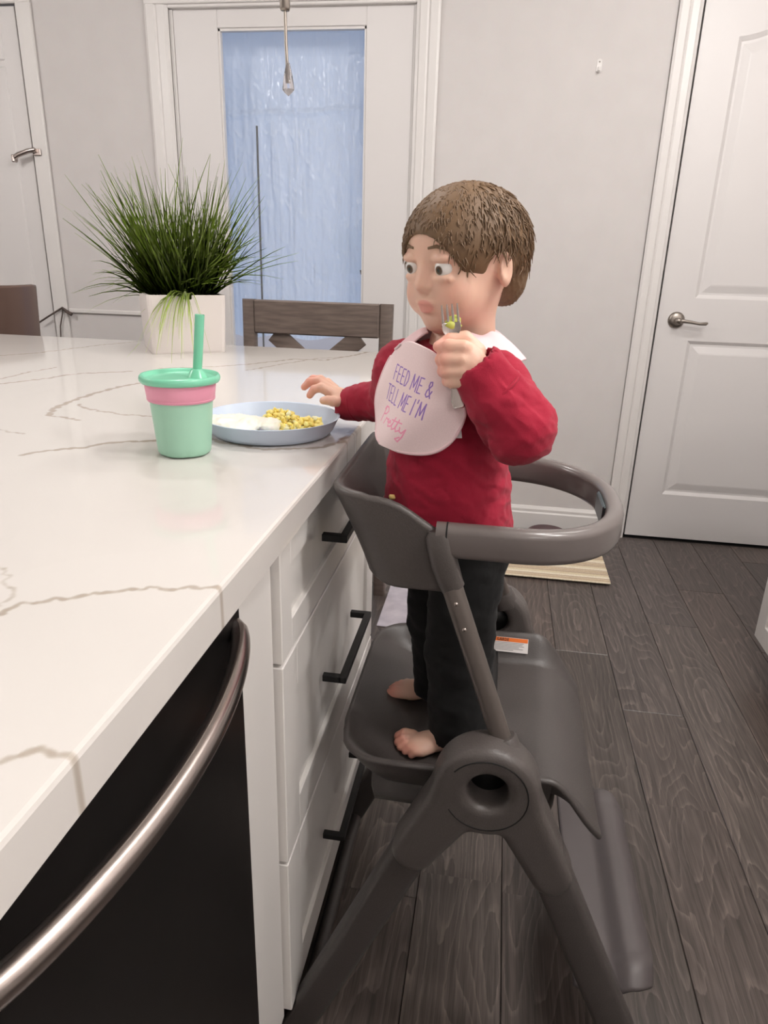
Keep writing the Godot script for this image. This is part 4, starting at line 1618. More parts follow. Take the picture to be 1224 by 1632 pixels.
	var rg := obj("rug", sheet(rr, 0.006, true), rm)
	tag(rg, "ribbed beige and cream striped rug on the floor by the wall", "rug")
	# pale mat on the floor behind the high chair
	var pm := mat("pale_mat", Color(0.80, 0.77, 0.80), 0.5)
	grain(pm, Color(0.74, 0.71, 0.75), Color(0.86, 0.83, 0.86), 0.02, 2.4, 0.0, 71)
	tag(obj("floor_mat", bb(-0.335, -0.10, 0.0, 0.005, -2.66, -2.08, 0.002), pm), "pale lavender-grey mat on the floor just beyond the island end", "mat")
	# low dark dish on the floor by the wall
	var bo := obj("pet_bowl", lathe_mesh([Vector2(0.0, 0.012), Vector2(0.062, 0.012), Vector2(0.078, 0.040), Vector2(0.083, 0.042), Vector2(0.088, 0.038), Vector2(0.095, 0.0), Vector2(0.0, 0.0)], 40), mat("mauve", Color(0.34, 0.26, 0.27), 0.45))
	bo.position = Vector3(0.275, 0.0, -3.005)
	tag(bo, "dark mauve shallow bowl on the floor against the baseboard", "bowl")
	# loose cord by the entry door
	var cd := base("loose_cable", Vector3(-2.00, 0.905, -3.098))
	tag(cd, "thin brown cord with a plug hanging by the entry door", "cord")
	var cm := mat("cord", Color(0.30, 0.25, 0.23), 0.6)
	obj("cord", tube_mesh([Vector3(0, 0.0, 0), Vector3(-0.004, -0.03, 0.004), Vector3(-0.02, -0.08, 0.004), Vector3(-0.03, -0.18, 0.004)], 0.003, 8, Vector3(0, 0, 1)), cm, cd)
	obj("cord", tube_mesh([Vector3(0, 0.004, 0), Vector3(-0.04, -0.02, 0.006), Vector3(-0.085, -0.045, 0.006), Vector3(-0.13, -0.07, 0.004)], 0.004, 8, Vector3(0, 0, 1)), cm, cd)
	obj("plug", sweep_mesh([Vector3(0, 0.004, 0.002), Vector3(0.02, -0.012, 0.006), Vector3(0.045, -0.025, 0.006)], circle(0.009, 10), Vector3(0, 0, 1), [0.4, 0.9, 1.0]), cm, cd)

func rug_texture() -> ImageTexture:
	var w := 256
	var h := 256
	var im := Image.create(w, h, false, Image.FORMAT_RGB8)
	var n := noise(0.3, 2, 4)
	var bands := [Color8(226, 214, 190), Color8(196, 176, 150), Color8(222, 208, 182), Color8(178, 156, 136), Color8(228, 218, 196), Color8(204, 188, 160), Color8(214, 200, 170), Color8(186, 166, 144)]
	for y in h:
		for x in w:
			var k := int(y / 8.0) % 8
			var c: Color = bands[k]
			var d := n.get_noise_2d(x * 1.0, y * 4.0) * 0.07
			im.set_pixel(x, y, Color(clampf(c.r + d, 0, 1), clampf(c.g + d, 0, 1), clampf(c.b + d, 0, 1)))
	return ImageTexture.create_from_image(im)

# ------------------------------------------------------------------ the child
func cap(a: Vector3, b: Vector3, ra: float, rb: float, k := 0.012) -> Array:
	return [0, a, b, ra, rb, k]

func ell(c: Vector3, r: Vector3, k := 0.012, q := Basis.IDENTITY) -> Array:
	return [1, c, r, q, 0.0, k]

func cutc(a: Vector3, b: Vector3, ra: float, rb: float, k := 0.004) -> Array:
	return [2, a, b, ra, rb, k]

func cute(c: Vector3, r: Vector3, k := 0.004, q := Basis.IDENTITY) -> Array:
	return [3, c, r, q, 0.0, k]

func finger(list: Array, pts: Array, r0: float, r1: float, k := 0.0025) -> void:
	var n := pts.size() - 1
	for i in n:
		list.append(cap(pts[i], pts[i + 1], lerpf(r0, r1, float(i) / n), lerpf(r0, r1, float(i + 1) / n), k if i > 0 else 0.004))

func moved(d: Dictionary, t: Transform3D) -> Dictionary:
	for i in d.v.size():
		d.v[i] = t * d.v[i]
		d.n[i] = t.basis * d.n[i]
	return d

func bounds(prims: Array, pad := 0.012) -> Array:
	var lo := Vector3.ONE * 1e9
	var hi := -lo
	for p in prims:
		if p[0] > 1:
			continue
		var a: Vector3 = p[1]
		var b: Vector3 = p[2]
		if p[0] == 0:
			var r: float = maxf(p[3], p[4]) + pad
			lo = lo.min(a - Vector3.ONE * r).min(b - Vector3.ONE * r)
			hi = hi.max(a + Vector3.ONE * r).max(b + Vector3.ONE * r)
		else:
			var r: float = maxf(b.x, maxf(b.y, b.z)) + pad
			lo = lo.min(a - Vector3.ONE * r)
			hi = hi.max(a + Vector3.ONE * r)
	return [lo, hi]

func child() -> void:
	var o := base("person")
	tag(o, "toddler in a dark red sweatshirt and black trousers standing on the high chair", "person")
	var F := Vector3(-0.60, 0, 0.80)
	var L := Vector3(0.80, 0, 0.60)
	# joints
	var hip_l := Vector3(-0.022, 0.790, -0.915)
	var hip_r := Vector3(-0.066, 0.790, -0.985)
	var knee_l := Vector3(-0.022, 0.650, -0.893)
	var knee_r := Vector3(-0.062, 0.650, -0.992)
	var hem_l := Vector3(-0.012, 0.520, -0.886)
	var hem_r := Vector3(-0.052, 0.520, -0.998)
	var belly := Vector3(-0.056, 0.865, -0.945)
	var chest := Vector3(-0.062, 0.975, -0.942)
	var sh_l := Vector3(0.000, 1.030, -0.892)
	var sh_r := Vector3(-0.128, 1.028, -0.982)
	var el_l := Vector3(0.030, 0.990, -0.842)
	var wr_l := Vector3(-0.016, 1.050, -0.829)
	var el_r := Vector3(-0.158, 0.972, -1.058)
	var wr_r := Vector3(-0.229, 0.955, -1.090)
	var head := Vector3(-0.055, 1.172, -0.945)
	# ---- skin
	var skin := mat("skin", Color.WHITE, 0.48)
	skin.vertex_color_use_as_albedo = true
	skin.subsurf_scatter_enabled = true
	skin.subsurf_scatter_strength = 0.12
	var tone := Color(0.87, 0.705, 0.625).srgb_to_linear()
	var rosy := Color(0.87, 0.60, 0.53).srgb_to_linear()
	var lip := Color(0.80, 0.42, 0.40).srgb_to_linear()
	var parts := []
	# trunk and limbs under the clothes
	var bp := [ell(belly, Vector3(0.072, 0.09, 0.070), 0.03), ell(chest, Vector3(0.066, 0.085, 0.064), 0.03), cap(sh_l, sh_r, 0.026, 0.026, 0.03),
		cap(sh_l, el_l, 0.026, 0.022), cap(el_l, wr_l, 0.021, 0.0175), cap(sh_r, el_r, 0.026, 0.022), cap(el_r, wr_r, 0.021, 0.0175),
		cap(hip_l, knee_l, 0.040, 0.030), cap(knee_l, Vector3(-0.010, 0.530, -0.884), 0.029, 0.020), cap(hip_r, knee_r, 0.040, 0.030), cap(knee_r, Vector3(-0.045, 0.530, -0.997), 0.029, 0.020),
		ell(Vector3(-0.045, 0.80, -0.95), Vector3(0.062, 0.05, 0.066), 0.03), cap(chest + Vector3(0, 0.05, 0), Vector3(-0.055, 1.09, -0.948), 0.038, 0.033, 0.02)]
	var plain_skin := func(_p: Vector3, _n: Vector3) -> Color: return tone
	var bo := bounds(bp)
	parts.append(field(bp, bo[0], bo[1], 0.008, null, plain_skin))
	# near (left) fist round the fork
	var hp := [ell(Vector3(-0.036, 1.0655, -0.823), Vector3(0.0215, 0.0245, 0.0150), 0.006, Basis(Vector3(0, 0, 1), 0.35)), cap(wr_l, Vector3(-0.030, 1.061, -0.824), 0.0185, 0.0175, 0.008)]
	finger(hp, [Vector3(-0.040, 1.0835, -0.815), Vector3(-0.0565, 1.0835, -0.817), Vector3(-0.0640, 1.0795, -0.829), Vector3(-0.0545, 1.0785, -0.846)], 0.0088, 0.0068)
	finger(hp, [Vector3(-0.042, 1.0700, -0.812), Vector3(-0.0580, 1.0690, -0.814), Vector3(-0.0650, 1.0670, -0.827), Vector3(-0.0555, 1.0665, -0.845)], 0.0088, 0.0068)
	finger(hp, [Vector3(-0.041, 1.0570, -0.812), Vector3(-0.0560, 1.0555, -0.814), Vector3(-0.0620, 1.0545, -0.826), Vector3(-0.0530, 1.0540, -0.843)], 0.0085, 0.0066)
	finger(hp, [Vector3(-0.038, 1.0460, -0.813), Vector3(-0.0510, 1.0440, -0.815), Vector3(-0.0565, 1.0430, -0.826), Vector3(-0.0490, 1.0430, -0.840)], 0.0078, 0.0060)
	finger(hp, [Vector3(-0.024, 1.0770, -0.838), Vector3(-0.040, 1.0905, -0.842), Vector3(-0.0580, 1.0885, -0.838), Vector3(-0.0700, 1.0810, -0.832)], 0.0095, 0.0066)
	var knuckle := func(p: Vector3, _n: Vector3) -> Color:
		return tone.lerp(rosy, clampf((-0.052 - p.x) / 0.016, 0.0, 0.75))
	bo = bounds(hp)
	parts.append(field(hp, bo[0], bo[1], 0.0021, null, knuckle))
	# far (right) hand reaching over the plate
	var rp := [ell(Vector3(-0.247, 0.9665, -1.089), Vector3(0.0215, 0.0125, 0.0215), 0.008, Basis(Vector3(0, 0, 1), -0.52)), cap(wr_r, Vector3(-0.240, 0.963, -1.089), 0.0165, 0.015, 0.008)]
	finger(rp, [Vector3(-0.258, 0.9745, -1.0755), Vector3(-0.2700, 0.9815, -1.0720), Vector3(-0.2800, 0.9790, -1.0690), Vector3(-0.2865, 0.9695, -1.0670)], 0.0078, 0.0056)
	finger(rp, [Vector3(-0.262, 0.9785, -1.0865), Vector3(-0.2780, 0.9890, -1.0850), Vector3(-0.2910, 0.9875, -1.0835), Vector3(-0.2995, 0.9790, -1.0820)], 0.0078, 0.0056)
	finger(rp, [Vector3(-0.261, 0.9785, -1.0985), Vector3(-0.2770, 0.9895, -1.0995), Vector3(-0.2900, 0.9895, -1.1000), Vector3(-0.2990, 0.9825, -1.1000)], 0.0075, 0.0054)
	finger(rp, [Vector3(-0.256, 0.9750, -1.1080), Vector3(-0.2690, 0.9840, -1.1115), Vector3(-0.2800, 0.9835, -1.1130), Vector3(-0.2870, 0.9780, -1.1140)], 0.0070, 0.0050)
	finger(rp, [Vector3(-0.240, 0.9610, -1.0730), Vector3(-0.2480, 0.9630, -1.0620), Vector3(-0.2560, 0.9650, -1.0590), Vector3(-0.2630, 0.9640, -1.0590)], 0.0088, 0.0060)
	var knuckle2 := func(p: Vector3, _n: Vector3) -> Color:
		return tone.lerp(rosy, clampf((-0.268 - p.x) / 0.025, 0.0, 0.8))
	bo = bounds(rp)
	parts.append(field(rp, bo[0], bo[1], 0.0021, null, knuckle2))
	# feet
	var fl := [cap(Vector3(-0.008, 0.545, -0.882), Vector3(-0.006, 0.512, -0.880), 0.0205, 0.0195, 0.01), ell(Vector3(0.006, 0.5085, -0.880), Vector3(0.020, 0.0175, 0.0175), 0.012), cap(Vector3(-0.006, 0.516, -0.879), Vector3(-0.056, 0.5065, -0.866), 0.0215, 0.0150, 0.014), ell(Vector3(-0.066, 0.5035, -0.861), Vector3(0.020, 0.0120, 0.0255), 0.010, Basis(Vector3.UP, -0.35))]
	for t in [[-0.082, -0.8800, -0.1015, -0.8795, 0.0088], [-0.084, -0.8690, -0.1020, -0.8665, 0.0066], [-0.080, -0.8600, -0.0970, -0.8565, 0.0062], [-0.074, -0.8525, -0.0890, -0.8485, 0.0058], [-0.066, -0.8465, -0.0790, -0.8420, 0.0055]]:
		finger(fl, [Vector3(t[0], 0.5025, t[1]), Vector3(lerpf(t[0], t[2], 0.6), 0.5030, lerpf(t[1], t[3], 0.6)), Vector3(t[2], 0.4975, t[3])], t[4], t[4])
	var toe_l := func(p: Vector3, _n: Vector3) -> Color:
		return tone.lerp(rosy, clampf((-0.078 - p.x + (p.z + 0.86) * 0.6) / 0.02, 0.0, 0.9))
	bo = bounds(fl)
	parts.append(field(fl, bo[0], bo[1], 0.0022, null, toe_l))
	var fr := [cap(Vector3(-0.045, 0.545, -0.997), Vector3(-0.043, 0.512, -0.996), 0.0205, 0.0195, 0.01), ell(Vector3(-0.030, 0.5085, -0.996), Vector3(0.020, 0.0175, 0.0175), 0.012), cap(Vector3(-0.045, 0.516, -0.996), Vector3(-0.092, 0.5065, -0.995), 0.0215, 0.0150, 0.014), ell(Vector3(-0.101, 0.5040, -0.995), Vector3(0.020, 0.0125, 0.0240), 0.010, Basis(Vector3.UP, 0.1))]
	for t in [[-0.113, -0.9830, -0.1330, -0.9840, 0.0092], [-0.116, -0.9940, -0.1345, -0.9955, 0.0066], [-0.113, -1.0025, -0.1300, -1.0045, 0.0062], [-0.107, -1.0095, -0.1230, -1.0120, 0.0058], [-0.100, -1.0150, -0.1140, -1.0175, 0.0055]]:
		finger(fr, [Vector3(t[0], 0.5030, t[1]), Vector3(lerpf(t[0], t[2], 0.6), 0.5035, lerpf(t[1], t[3], 0.6)), Vector3(t[2], 0.4980, t[3])], t[4], t[4])
	var toe_r := func(p: Vector3, _n: Vector3) -> Color:
		return tone.lerp(rosy, clampf((-0.110 - p.x) / 0.02, 0.0, 0.9))
	bo = bounds(fr)
	parts.append(field(fr, bo[0], bo[1], 0.0022, null, toe_r))
	# head, in its own frame: x the child's left, y up, z the way it faces
	var hz := Vector3(-0.66, -0.10, 0.74).normalized()
	var hx := Vector3.UP.cross(hz).normalized()
	var hy := hz.cross(hx).normalized()
	var ht := Transform3D(Basis(hx, hy, hz), head)
	var hd := [ell(Vector3(0, 0.017, -0.008), Vector3(0.0655, 0.068, 0.075), 0.02), ell(Vector3(0, -0.028, 0.016), Vector3(0.053, 0.050, 0.050), 0.025), ell(Vector3(0, 0.034, 0.034), Vector3(0.050, 0.034, 0.030), 0.02)]
	for s in [-1.0, 1.0]:
		hd.append(ell(Vector3(s * 0.030, -0.036, 0.036), Vector3(0.0235, 0.0225, 0.0215), 0.016))
		hd.append(ell(Vector3(s * 0.067, -0.006, -0.006), Vector3(0.0075, 0.021, 0.0135), 0.005, Basis(Vector3.UP, s * 0.35)))
		hd.append(cute(Vector3(s * 0.0765, -0.005, -0.001), Vector3(0.0055, 0.0125, 0.0075), 0.003))
		hd.append(cute(Vector3(s * 0.0265, 0.0, 0.0715), Vector3(0.0160, 0.0110, 0.0105), 0.012))
	hd.append(ell(Vector3(0, -0.066, 0.040), Vector3(0.020, 0.0155, 0.0165), 0.016))
	hd.append(cap(Vector3(0, 0.002, 0.0605), Vector3(0, -0.019, 0.0705), 0.0058, 0.0082, 0.009))
	for s in [-1.0, 1.0]:
		hd.append(ell(Vector3(s * 0.0072, -0.0215, 0.0665), Vector3(0.0056, 0.0050, 0.0058), 0.005))
		hd.append(ell(Vector3(s * 0.0262, 0.0106, 0.0582), Vector3(0.0155, 0.0068, 0.0105), 0.004))
		hd.append(ell(Vector3(s * 0.0262, -0.0118, 0.0565), Vector3(0.0145, 0.0060, 0.0095), 0.005))
	hd.append(ell(Vector3(0, -0.0415, 0.0610), Vector3(0.0165, 0.0042, 0.0064), 0.004))
	hd.append(ell(Vector3(0, -0.0500, 0.0595), Vector3(0.0135, 0.0048, 0.0066), 0.004))
	hd.append(cutc(Vector3(-0.0140, -0.0458, 0.0665), Vector3(0.0140, -0.0458, 0.0665), 0.0016, 0.0016, 0.002))
	hd.append(cap(Vector3(0, -0.05, -0.008), Vector3(0, -0.112, -0.010), 0.036, 0.036, 0.02))
	var face := func(p: Vector3, _n: Vector3) -> Color:
		var c := tone
		for s in [-1.0, 1.0]:
			c = c.lerp(rosy, 0.55 * clampf(1.0 - p.distance_to(Vector3(s * 0.036, -0.030, 0.050)) / 0.024, 0.0, 1.0))
		var e := Vector3(p.x / 0.0155, (p.y + 0.0458) / 0.0085, (p.z - 0.068) / 0.012)
		return c.lerp(lip, clampf((1.10 - e.length()) / 0.4, 0.0, 0.55))
	parts.append(moved(field(hd, Vector3(-0.092, -0.125, -0.095), Vector3(0.092, 0.095, 0.092), 0.0026, null, face), ht))
	obj("body", join(parts), skin, o)
	# eyes
	var em := mat("eye", Color.WHITE, 0.12)
	em.vertex_color_use_as_albedo = true
	for s in [-1.0, 1.0]:
		var V := PackedVector3Array()
		var N := PackedVector3Array()
		var C := PackedColorArray()
		var I := PackedInt32Array()
		var gaze := Vector3(0.08, -0.18, 1.0).normalized()
		var q := Basis(Quaternion(Vector3(0, 0, 1), gaze))
		for i in 25:
			for j in 25:
				var th := PI * i / 24
				var ph := TAU * j / 24
				var n := q * Vector3(sin(th) * cos(ph), sin(th) * sin(ph), cos(th))
				V.append(ht * (Vector3(s * 0.0262, -0.0003, 0.0545) + n * 0.0122))
				N.append(ht.basis * n)
				C.append(Color(0.01, 0.008, 0.006) if th < 0.20 else (Color(0.09, 0.05, 0.025) if th < 0.46 else Color(0.78, 0.76, 0.74)))
				if i < 24 and j < 24:
					var a := i * 25 + j
					I.append_array([a, a + 26, a + 25, a, a + 1, a + 26])
		var arr := []
		arr.resize(Mesh.ARRAY_MAX)
		arr[Mesh.ARRAY_VERTEX] = V
		arr[Mesh.ARRAY_NORMAL] = N
		arr[Mesh.ARRAY_COLOR] = C
		arr[Mesh.ARRAY_INDEX] = I
		var am := ArrayMesh.new()
		am.add_surface_from_arrays(Mesh.PRIMITIVE_TRIANGLES, arr)
		obj("eye", am, em, o)
	# hair and eyebrows
	var hm := mat("hair", Color(0.43, 0.33, 0.23), 0.55)
	var hn := noise(1.0, 3, 12)
	var strand := func(p: Vector3, _n: Vector3) -> float:
		var ang := atan2(p.x, p.z)
		return (0.0020 * hn.get_noise_2d(ang * 22.0, p.y * 14.0) + 0.0010 * hn.get_noise_2d(ang * 60.0 + 7.0, p.y * 10.0)) * (1.0 - smoothstep(0.0, 0.025, p.z))
	var hp2 := [ell(Vector3(0, 0.022, -0.010), Vector3(0.0725, 0.0710, 0.0850), 0.006), ell(Vector3(0, -0.022, -0.050), Vector3(0.054, 0.044, 0.036), 0.02),
		cute(Vector3(0, -0.036, 0.070), Vector3(0.055, 0.074, 0.062), 0.003), cute(Vector3(0, -0.095, 0.0), Vector3(0.12, 0.042, 0.12), 0.006)]
	for s in [-1.0, 1.0]:
		hp2.append(cute(Vector3(s * 0.078, -0.012, 0.006), Vector3(0.022, 0.030, 0.022), 0.006))
	var hair := obj("hair", join([moved(field(hp2, Vector3(-0.092, -0.085, -0.11), Vector3(0.092, 0.112, 0.092), 0.0028, strand), ht)]), hm, o)
	var hs := start()
	rng.seed = 33
	for k in 2600:
		var th := rng.randf_range(0.0, 1.95)
		var ph := rng.randf() * TAU
		var d := Vector3(sin(th) * sin(ph), cos(th), sin(th) * cos(ph))
		if d.z > 0.92:
			continue
		var p := Vector3(0, 0.022, -0.010) + d * Vector3(0.0720, 0.0705, 0.0845)
		if ((p - Vector3(0, -0.036, 0.070)) / Vector3(0.055, 0.074, 0.062)).length() < 1.03:
			continue
		if p.y < -0.030 or (absf(p.x) > 0.050 and p.y < 0.016 and p.z > -0.030 and p.z < 0.035):
			continue
		var flow := (Vector3(rng.randfn(0, 0.3), -0.7, rng.randfn(0, 0.3)) + Vector3(d.x, 0, d.z) * 0.6)
		flow = (flow - d * flow.dot(d) * 0.85).normalized()
		var ln := rng.randf_range(0.012, 0.028)
		if d.z > 0.35:
			ln *= 0.55
		sweep(hs, [ht * (p - d * 0.002), ht * (p + flow * ln * 0.5 + d * 0.0015), ht * (p + flow * ln + d * rng.randf_range(-0.002, 0.001))], circle(0.0009, 3), Vector3(0.3, 0.2, 0.9).normalized(), [1.2, 1.0, 0.3], false, false)
	var str := obj("hair_strands", done(hs), hm, hair)
	str.set_meta("kind", "stuff")
	for s in [-1.0, 1.0]:
		obj("eyebrow", sweep_mesh([ht * Vector3(s * 0.013, 0.0225, 0.0690), ht * Vector3(s * 0.025, 0.0245, 0.0665), ht * Vector3(s * 0.037, 0.0200, 0.0595)], rrect(0.0022, 0.0042, 0.001, 2), Vector3.UP, [0.7, 1.0, 0.4]), hm, o)
	# ---- sweatshirt
	var red := mat("red_fleece", Color(0.56, 0.07, 0.15), 0.92)
	grain(red, Color(0.570, 0.050, 0.165), Color(0.650, 0.075, 0.210), 0.2, 14.0, 0.25, 40)
	red.rim_enabled = true
	red.rim = 0.15
	red.rim_tint = 0.7
	var sp := [ell(belly + Vector3(0.0, 0.0, 0.0), Vector3(0.088, 0.105, 0.084), 0.04, Basis(Vector3.UP, -0.927 + PI / 2)), ell(chest, Vector3(0.076, 0.098, 0.078), 0.04), cap(sh_l + Vector3(-0.004, -0.002, 0.0), sh_r, 0.039, 0.038, 0.03),
		ell(Vector3(-0.050, 0.825, -0.948), Vector3(0.087, 0.050, 0.085), 0.02),
		cap(sh_l, el_l, 0.040, 0.042, 0.014), cap(el_l, Vector3(0.000, 1.028, -0.833), 0.0415, 0.036, 0.012), cap(Vector3(0.000, 1.028, -0.833), wr_l + Vector3(-0.002, 0.003, 0), 0.036, 0.0325, 0.006),
		cap(sh_r, el_r, 0.038, 0.034, 0.02), cap(el_r, wr_r, 0.033, 0.0265, 0.010),
		cutc(wr_l + Vector3(-0.006, 0.008, 0.001), wr_l + Vector3(-0.046, 0.056, 0.004), 0.0240, 0.036, 0.003), cutc(wr_r + Vector3(-0.007, 0.002, -0.001), wr_r + Vector3(-0.060, 0.020, -0.010), 0.0190, 0.028, 0.003),
		# folds
		cutc(Vector3(-0.008, 1.078, -0.868), Vector3(0.030, 1.050, -0.838), 0.004, 0.002, 0.016), cutc(Vector3(0.008, 1.062, -0.792), Vector3(0.056, 1.022, -0.806), 0.010, 0.006, 0.016),
		cutc(Vector3(-0.020, 1.000, -0.800), Vector3(0.006, 0.945, -0.850), 0.004, 0.003, 0.012), cutc(Vector3(0.020, 0.950, -0.870), Vector3(0.034, 0.860, -0.920), 0.003, 0.001, 0.012),
		cute(Vector3(-0.050, 0.762, -0.945), Vector3(0.13, 0.022, 0.13), 0.004)]
	var fn := noise(1.0, 3, 61)
	var folds := func(p: Vector3, _n: Vector3) -> float:
		var calm := smoothstep(0.020, 0.045, minf(p.distance_to(wr_l), p.distance_to(wr_r)))
		var v := 0.0035 * fn.get_noise_3d(p.x * 16.0, p.y * 34.0, p.z * 16.0) + 0.0014 * fn.get_noise_3d(p.x * 50.0, p.y * 40.0, p.z * 50.0)
		var ridge := 1.0 - absf(fn.get_noise_3d(p.x * 9.0 + 4.0, (p.y + p.x * 0.7) * 22.0, p.z * 9.0)) * 3.0
		return (v + 0.0030 * maxf(ridge, 0.0)) * calm * 0.7
	bo = bounds(sp)
	var shirt := obj("sweatshirt", join([field(sp, bo[0], bo[1], 0.0030, folds)]), red, o)
	# cuff seams
	var seam := []
	var ax := (wr_l - el_l).normalized()
	obj("cuff", ring_band(wr_l + ax * -0.020, ax, 0.0345, 0.0022), red, shirt)
	var ax2 := (wr_r - el_r).normalized()
	obj("cuff", ring_band(wr_r + ax2 * -0.018, ax2, 0.0278, 0.0018), red, shirt)
	# ---- trousers
	var blk := mat("black_cotton", Color(0.022, 0.021, 0.024), 0.95)
	blk.rim_enabled = true
	blk.rim = 0.15
	var tp := [ell(Vector3(-0.045, 0.800, -0.950), Vector3(0.078, 0.055, 0.080), 0.03), cap(hip_l, knee_l, 0.056, 0.045, 0.02), cap(knee_l, hem_l, 0.045, 0.047, 0.02), cap(hip_r, knee_r, 0.054, 0.044, 0.02), cap(knee_r, hem_r, 0.044, 0.044, 0.02),
		cute(Vector3(-0.012, 0.480, -0.886), Vector3(0.095, 0.034, 0.095), 0.003), cute(Vector3(-0.052, 0.480, -0.998), Vector3(0.095, 0.034, 0.060), 0.003)]
	var tw := func(p: Vector3, _n: Vector3) -> float:
		return 0.0045 * fn.get_noise_3d(p.x * 14.0 + 3.0, p.y * 26.0, p.z * 14.0)
	bo = bounds(tp)
	obj("trousers", join([field(tp, bo[0], bo[1], 0.0042, tw)]), blk, o)
	bib(o, F, L)
	fork()
	var cr := start()
	lump(cr, Vector3.ZERO, Basis.IDENTITY, 0.0042, 3)
	var em2 := obj("egg_crumb", done(cr), mat("crumb", Color(0.92, 0.80, 0.50), 0.5))
	em2.position = Vector3(-0.1265, 0.8735, -0.890)
	tag(em2, "tiny pale egg crumb stuck to the red sweatshirt front", "crumb")

func ring_band(c: Vector3, axis: Vector3, r: float, w: float) -> ArrayMesh:
	var u := axis.cross(Vector3(0.2, 0.3, 0.9)).normalized()
	var v := axis.cross(u).normalized()
	var pts := []
	for i in 28:
		var a := TAU * i / 28
		pts.append(c + (u * cos(a) + v * sin(a)) * r)
	return sweep_mesh(pts, circle(w, 8), axis, [], true)

# ------------------------------------------------------------------ bib
func stroke(im: Image, pts: Array, w: float, c: Color) -> void:
	for i in pts.size() - 1:
		var a: Vector2 = pts[i]
		var b: Vector2 = pts[i + 1]
		var n := int(a.distance_to(b) / 0.6) + 1
		for k in n + 1:
			var p := a.lerp(b, float(k) / n)
			var R := int(w + 2)
			for y in range(int(p.y) - R, int(p.y) + R + 1):
				for x in range(int(p.x) - R, int(p.x) + R + 1):
					if x < 0 or y < 0 or x >= im.get_width() or y >= im.get_height():
						continue
					var d := Vector2(x, y).distance_to(p)
					var al := clampf(w + 0.5 - d, 0.0, 1.0)
					if al > 0.0:
						im.set_pixel(x, y, im.get_pixel(x, y).lerp(c, al))

func letters(im: Image, s: String, x: float, y: float, h: float, w: float, gap: float, th: float, c: Color) -> void:
	# tall narrow hand-drawn capitals; each glyph is a list of strokes in a unit box, y down
	var G := {
		"F": [[[0.15, 1], [0.1, 0.0], [0.95, 0.02]], [[0.12, 0.45], [0.8, 0.46]]],
		"E": [[[0.95, 0.0], [0.1, 0.02], [0.1, 1.0], [0.95, 0.98]], [[0.1, 0.48], [0.8, 0.48]]],
		"D": [[[0.1, 0.0], [0.1, 1.0], [0.55, 0.95], [0.95, 0.6], [0.9, 0.25], [0.5, 0.02], [0.1, 0.0]]],
		"M": [[[0.0, 1.0], [0.1, 0.0], [0.5, 0.8], [0.92, 0.0], [1.0, 1.0]]],
		"T": [[[0.0, 0.02], [1.0, 0.0]], [[0.5, 0.0], [0.48, 1.0]]],
		"L": [[[0.1, 0.0], [0.1, 1.0], [0.9, 0.98]]],
		"I": [[[0.5, 0.0], [0.48, 1.0]]],
		"'": [[[0.5, -0.05], [0.42, 0.16]]],
		"&": [[[1.0, 1.0], [0.25, 0.3], [0.3, 0.05], [0.6, 0.0], [0.72, 0.2], [0.15, 0.62], [0.1, 0.88], [0.4, 1.0], [0.75, 0.88], [1.0, 0.55]]],
	}
	var cx := x
	for ch in s:
		if ch == " ":
			cx += w * 0.75
			continue
		var ww := w * (1.45 if ch == "M" else (1.25 if ch == "&" else (0.5 if ch == "I" or ch == "'" else 1.0)))
		for st in G[ch]:
			var pts := []
			for p in st:
				pts.append(Vector2(cx + p[0] * ww, y + p[1] * h))
			stroke(im, pts, th, c)
		cx += ww + gap

func bib_texture() -> ImageTexture:
	var im := Image.create(512, 512, false, Image.FORMAT_RGB8)
	im.fill(Color8(241, 218, 219))
	var n := noise(0.12, 3, 3)
	for y in 512:
		for x in 512:
			var d := n.get_noise_2d(x, y) * 0.018 + (0.006 if (x / 3 + y / 3) % 2 == 0 else 0.0)
			var c := im.get_pixel(x, y)
			im.set_pixel(x, y, Color(c.r + d, c.g + d, c.b + d))
	var pu := Color8(150, 118, 190)
	letters(im, "FEED ME &", 142, 150, 64, 20, 7, 2.4, pu)
	letters(im, "TELL ME I'M", 122, 240, 66, 19, 6, 2.4, pu)
	# script word
	var pk := Color8(240, 158, 186)
	var P := func(l: Array) -> Array:
		var a := []
		for q in l:
			a.append(Vector2(126 + q[0] * 1.75, 326 + q[1] * 0.95))
		return a
	stroke(im, P.call([[8, 80], [12, 40], [16, 8], [10, 22], [14, 6], [26, 4], [32, 18], [24, 36], [13, 42]]), 3.0, pk)
	stroke(im, P.call([[30, 76], [34, 46], [40, 50], [48, 44], [46, 56], [52, 58], [60, 52], [56, 44], [51, 54], [54, 72], [64, 66], [70, 44], [72, 20], [68, 60], [72, 74], [80, 64], [86, 20], [82, 60], [86, 74], [94, 62]]), 2.8, pk)
	stroke(im, P.call([[62, 36], [96, 30]]), 2.6, pk)
	stroke(im, P.call([[94, 48], [96, 66], [102, 70], [110, 48], [106, 84], [98, 112], [90, 104], [100, 90]]), 2.8, pk)
	return ImageTexture.create_from_image(im)

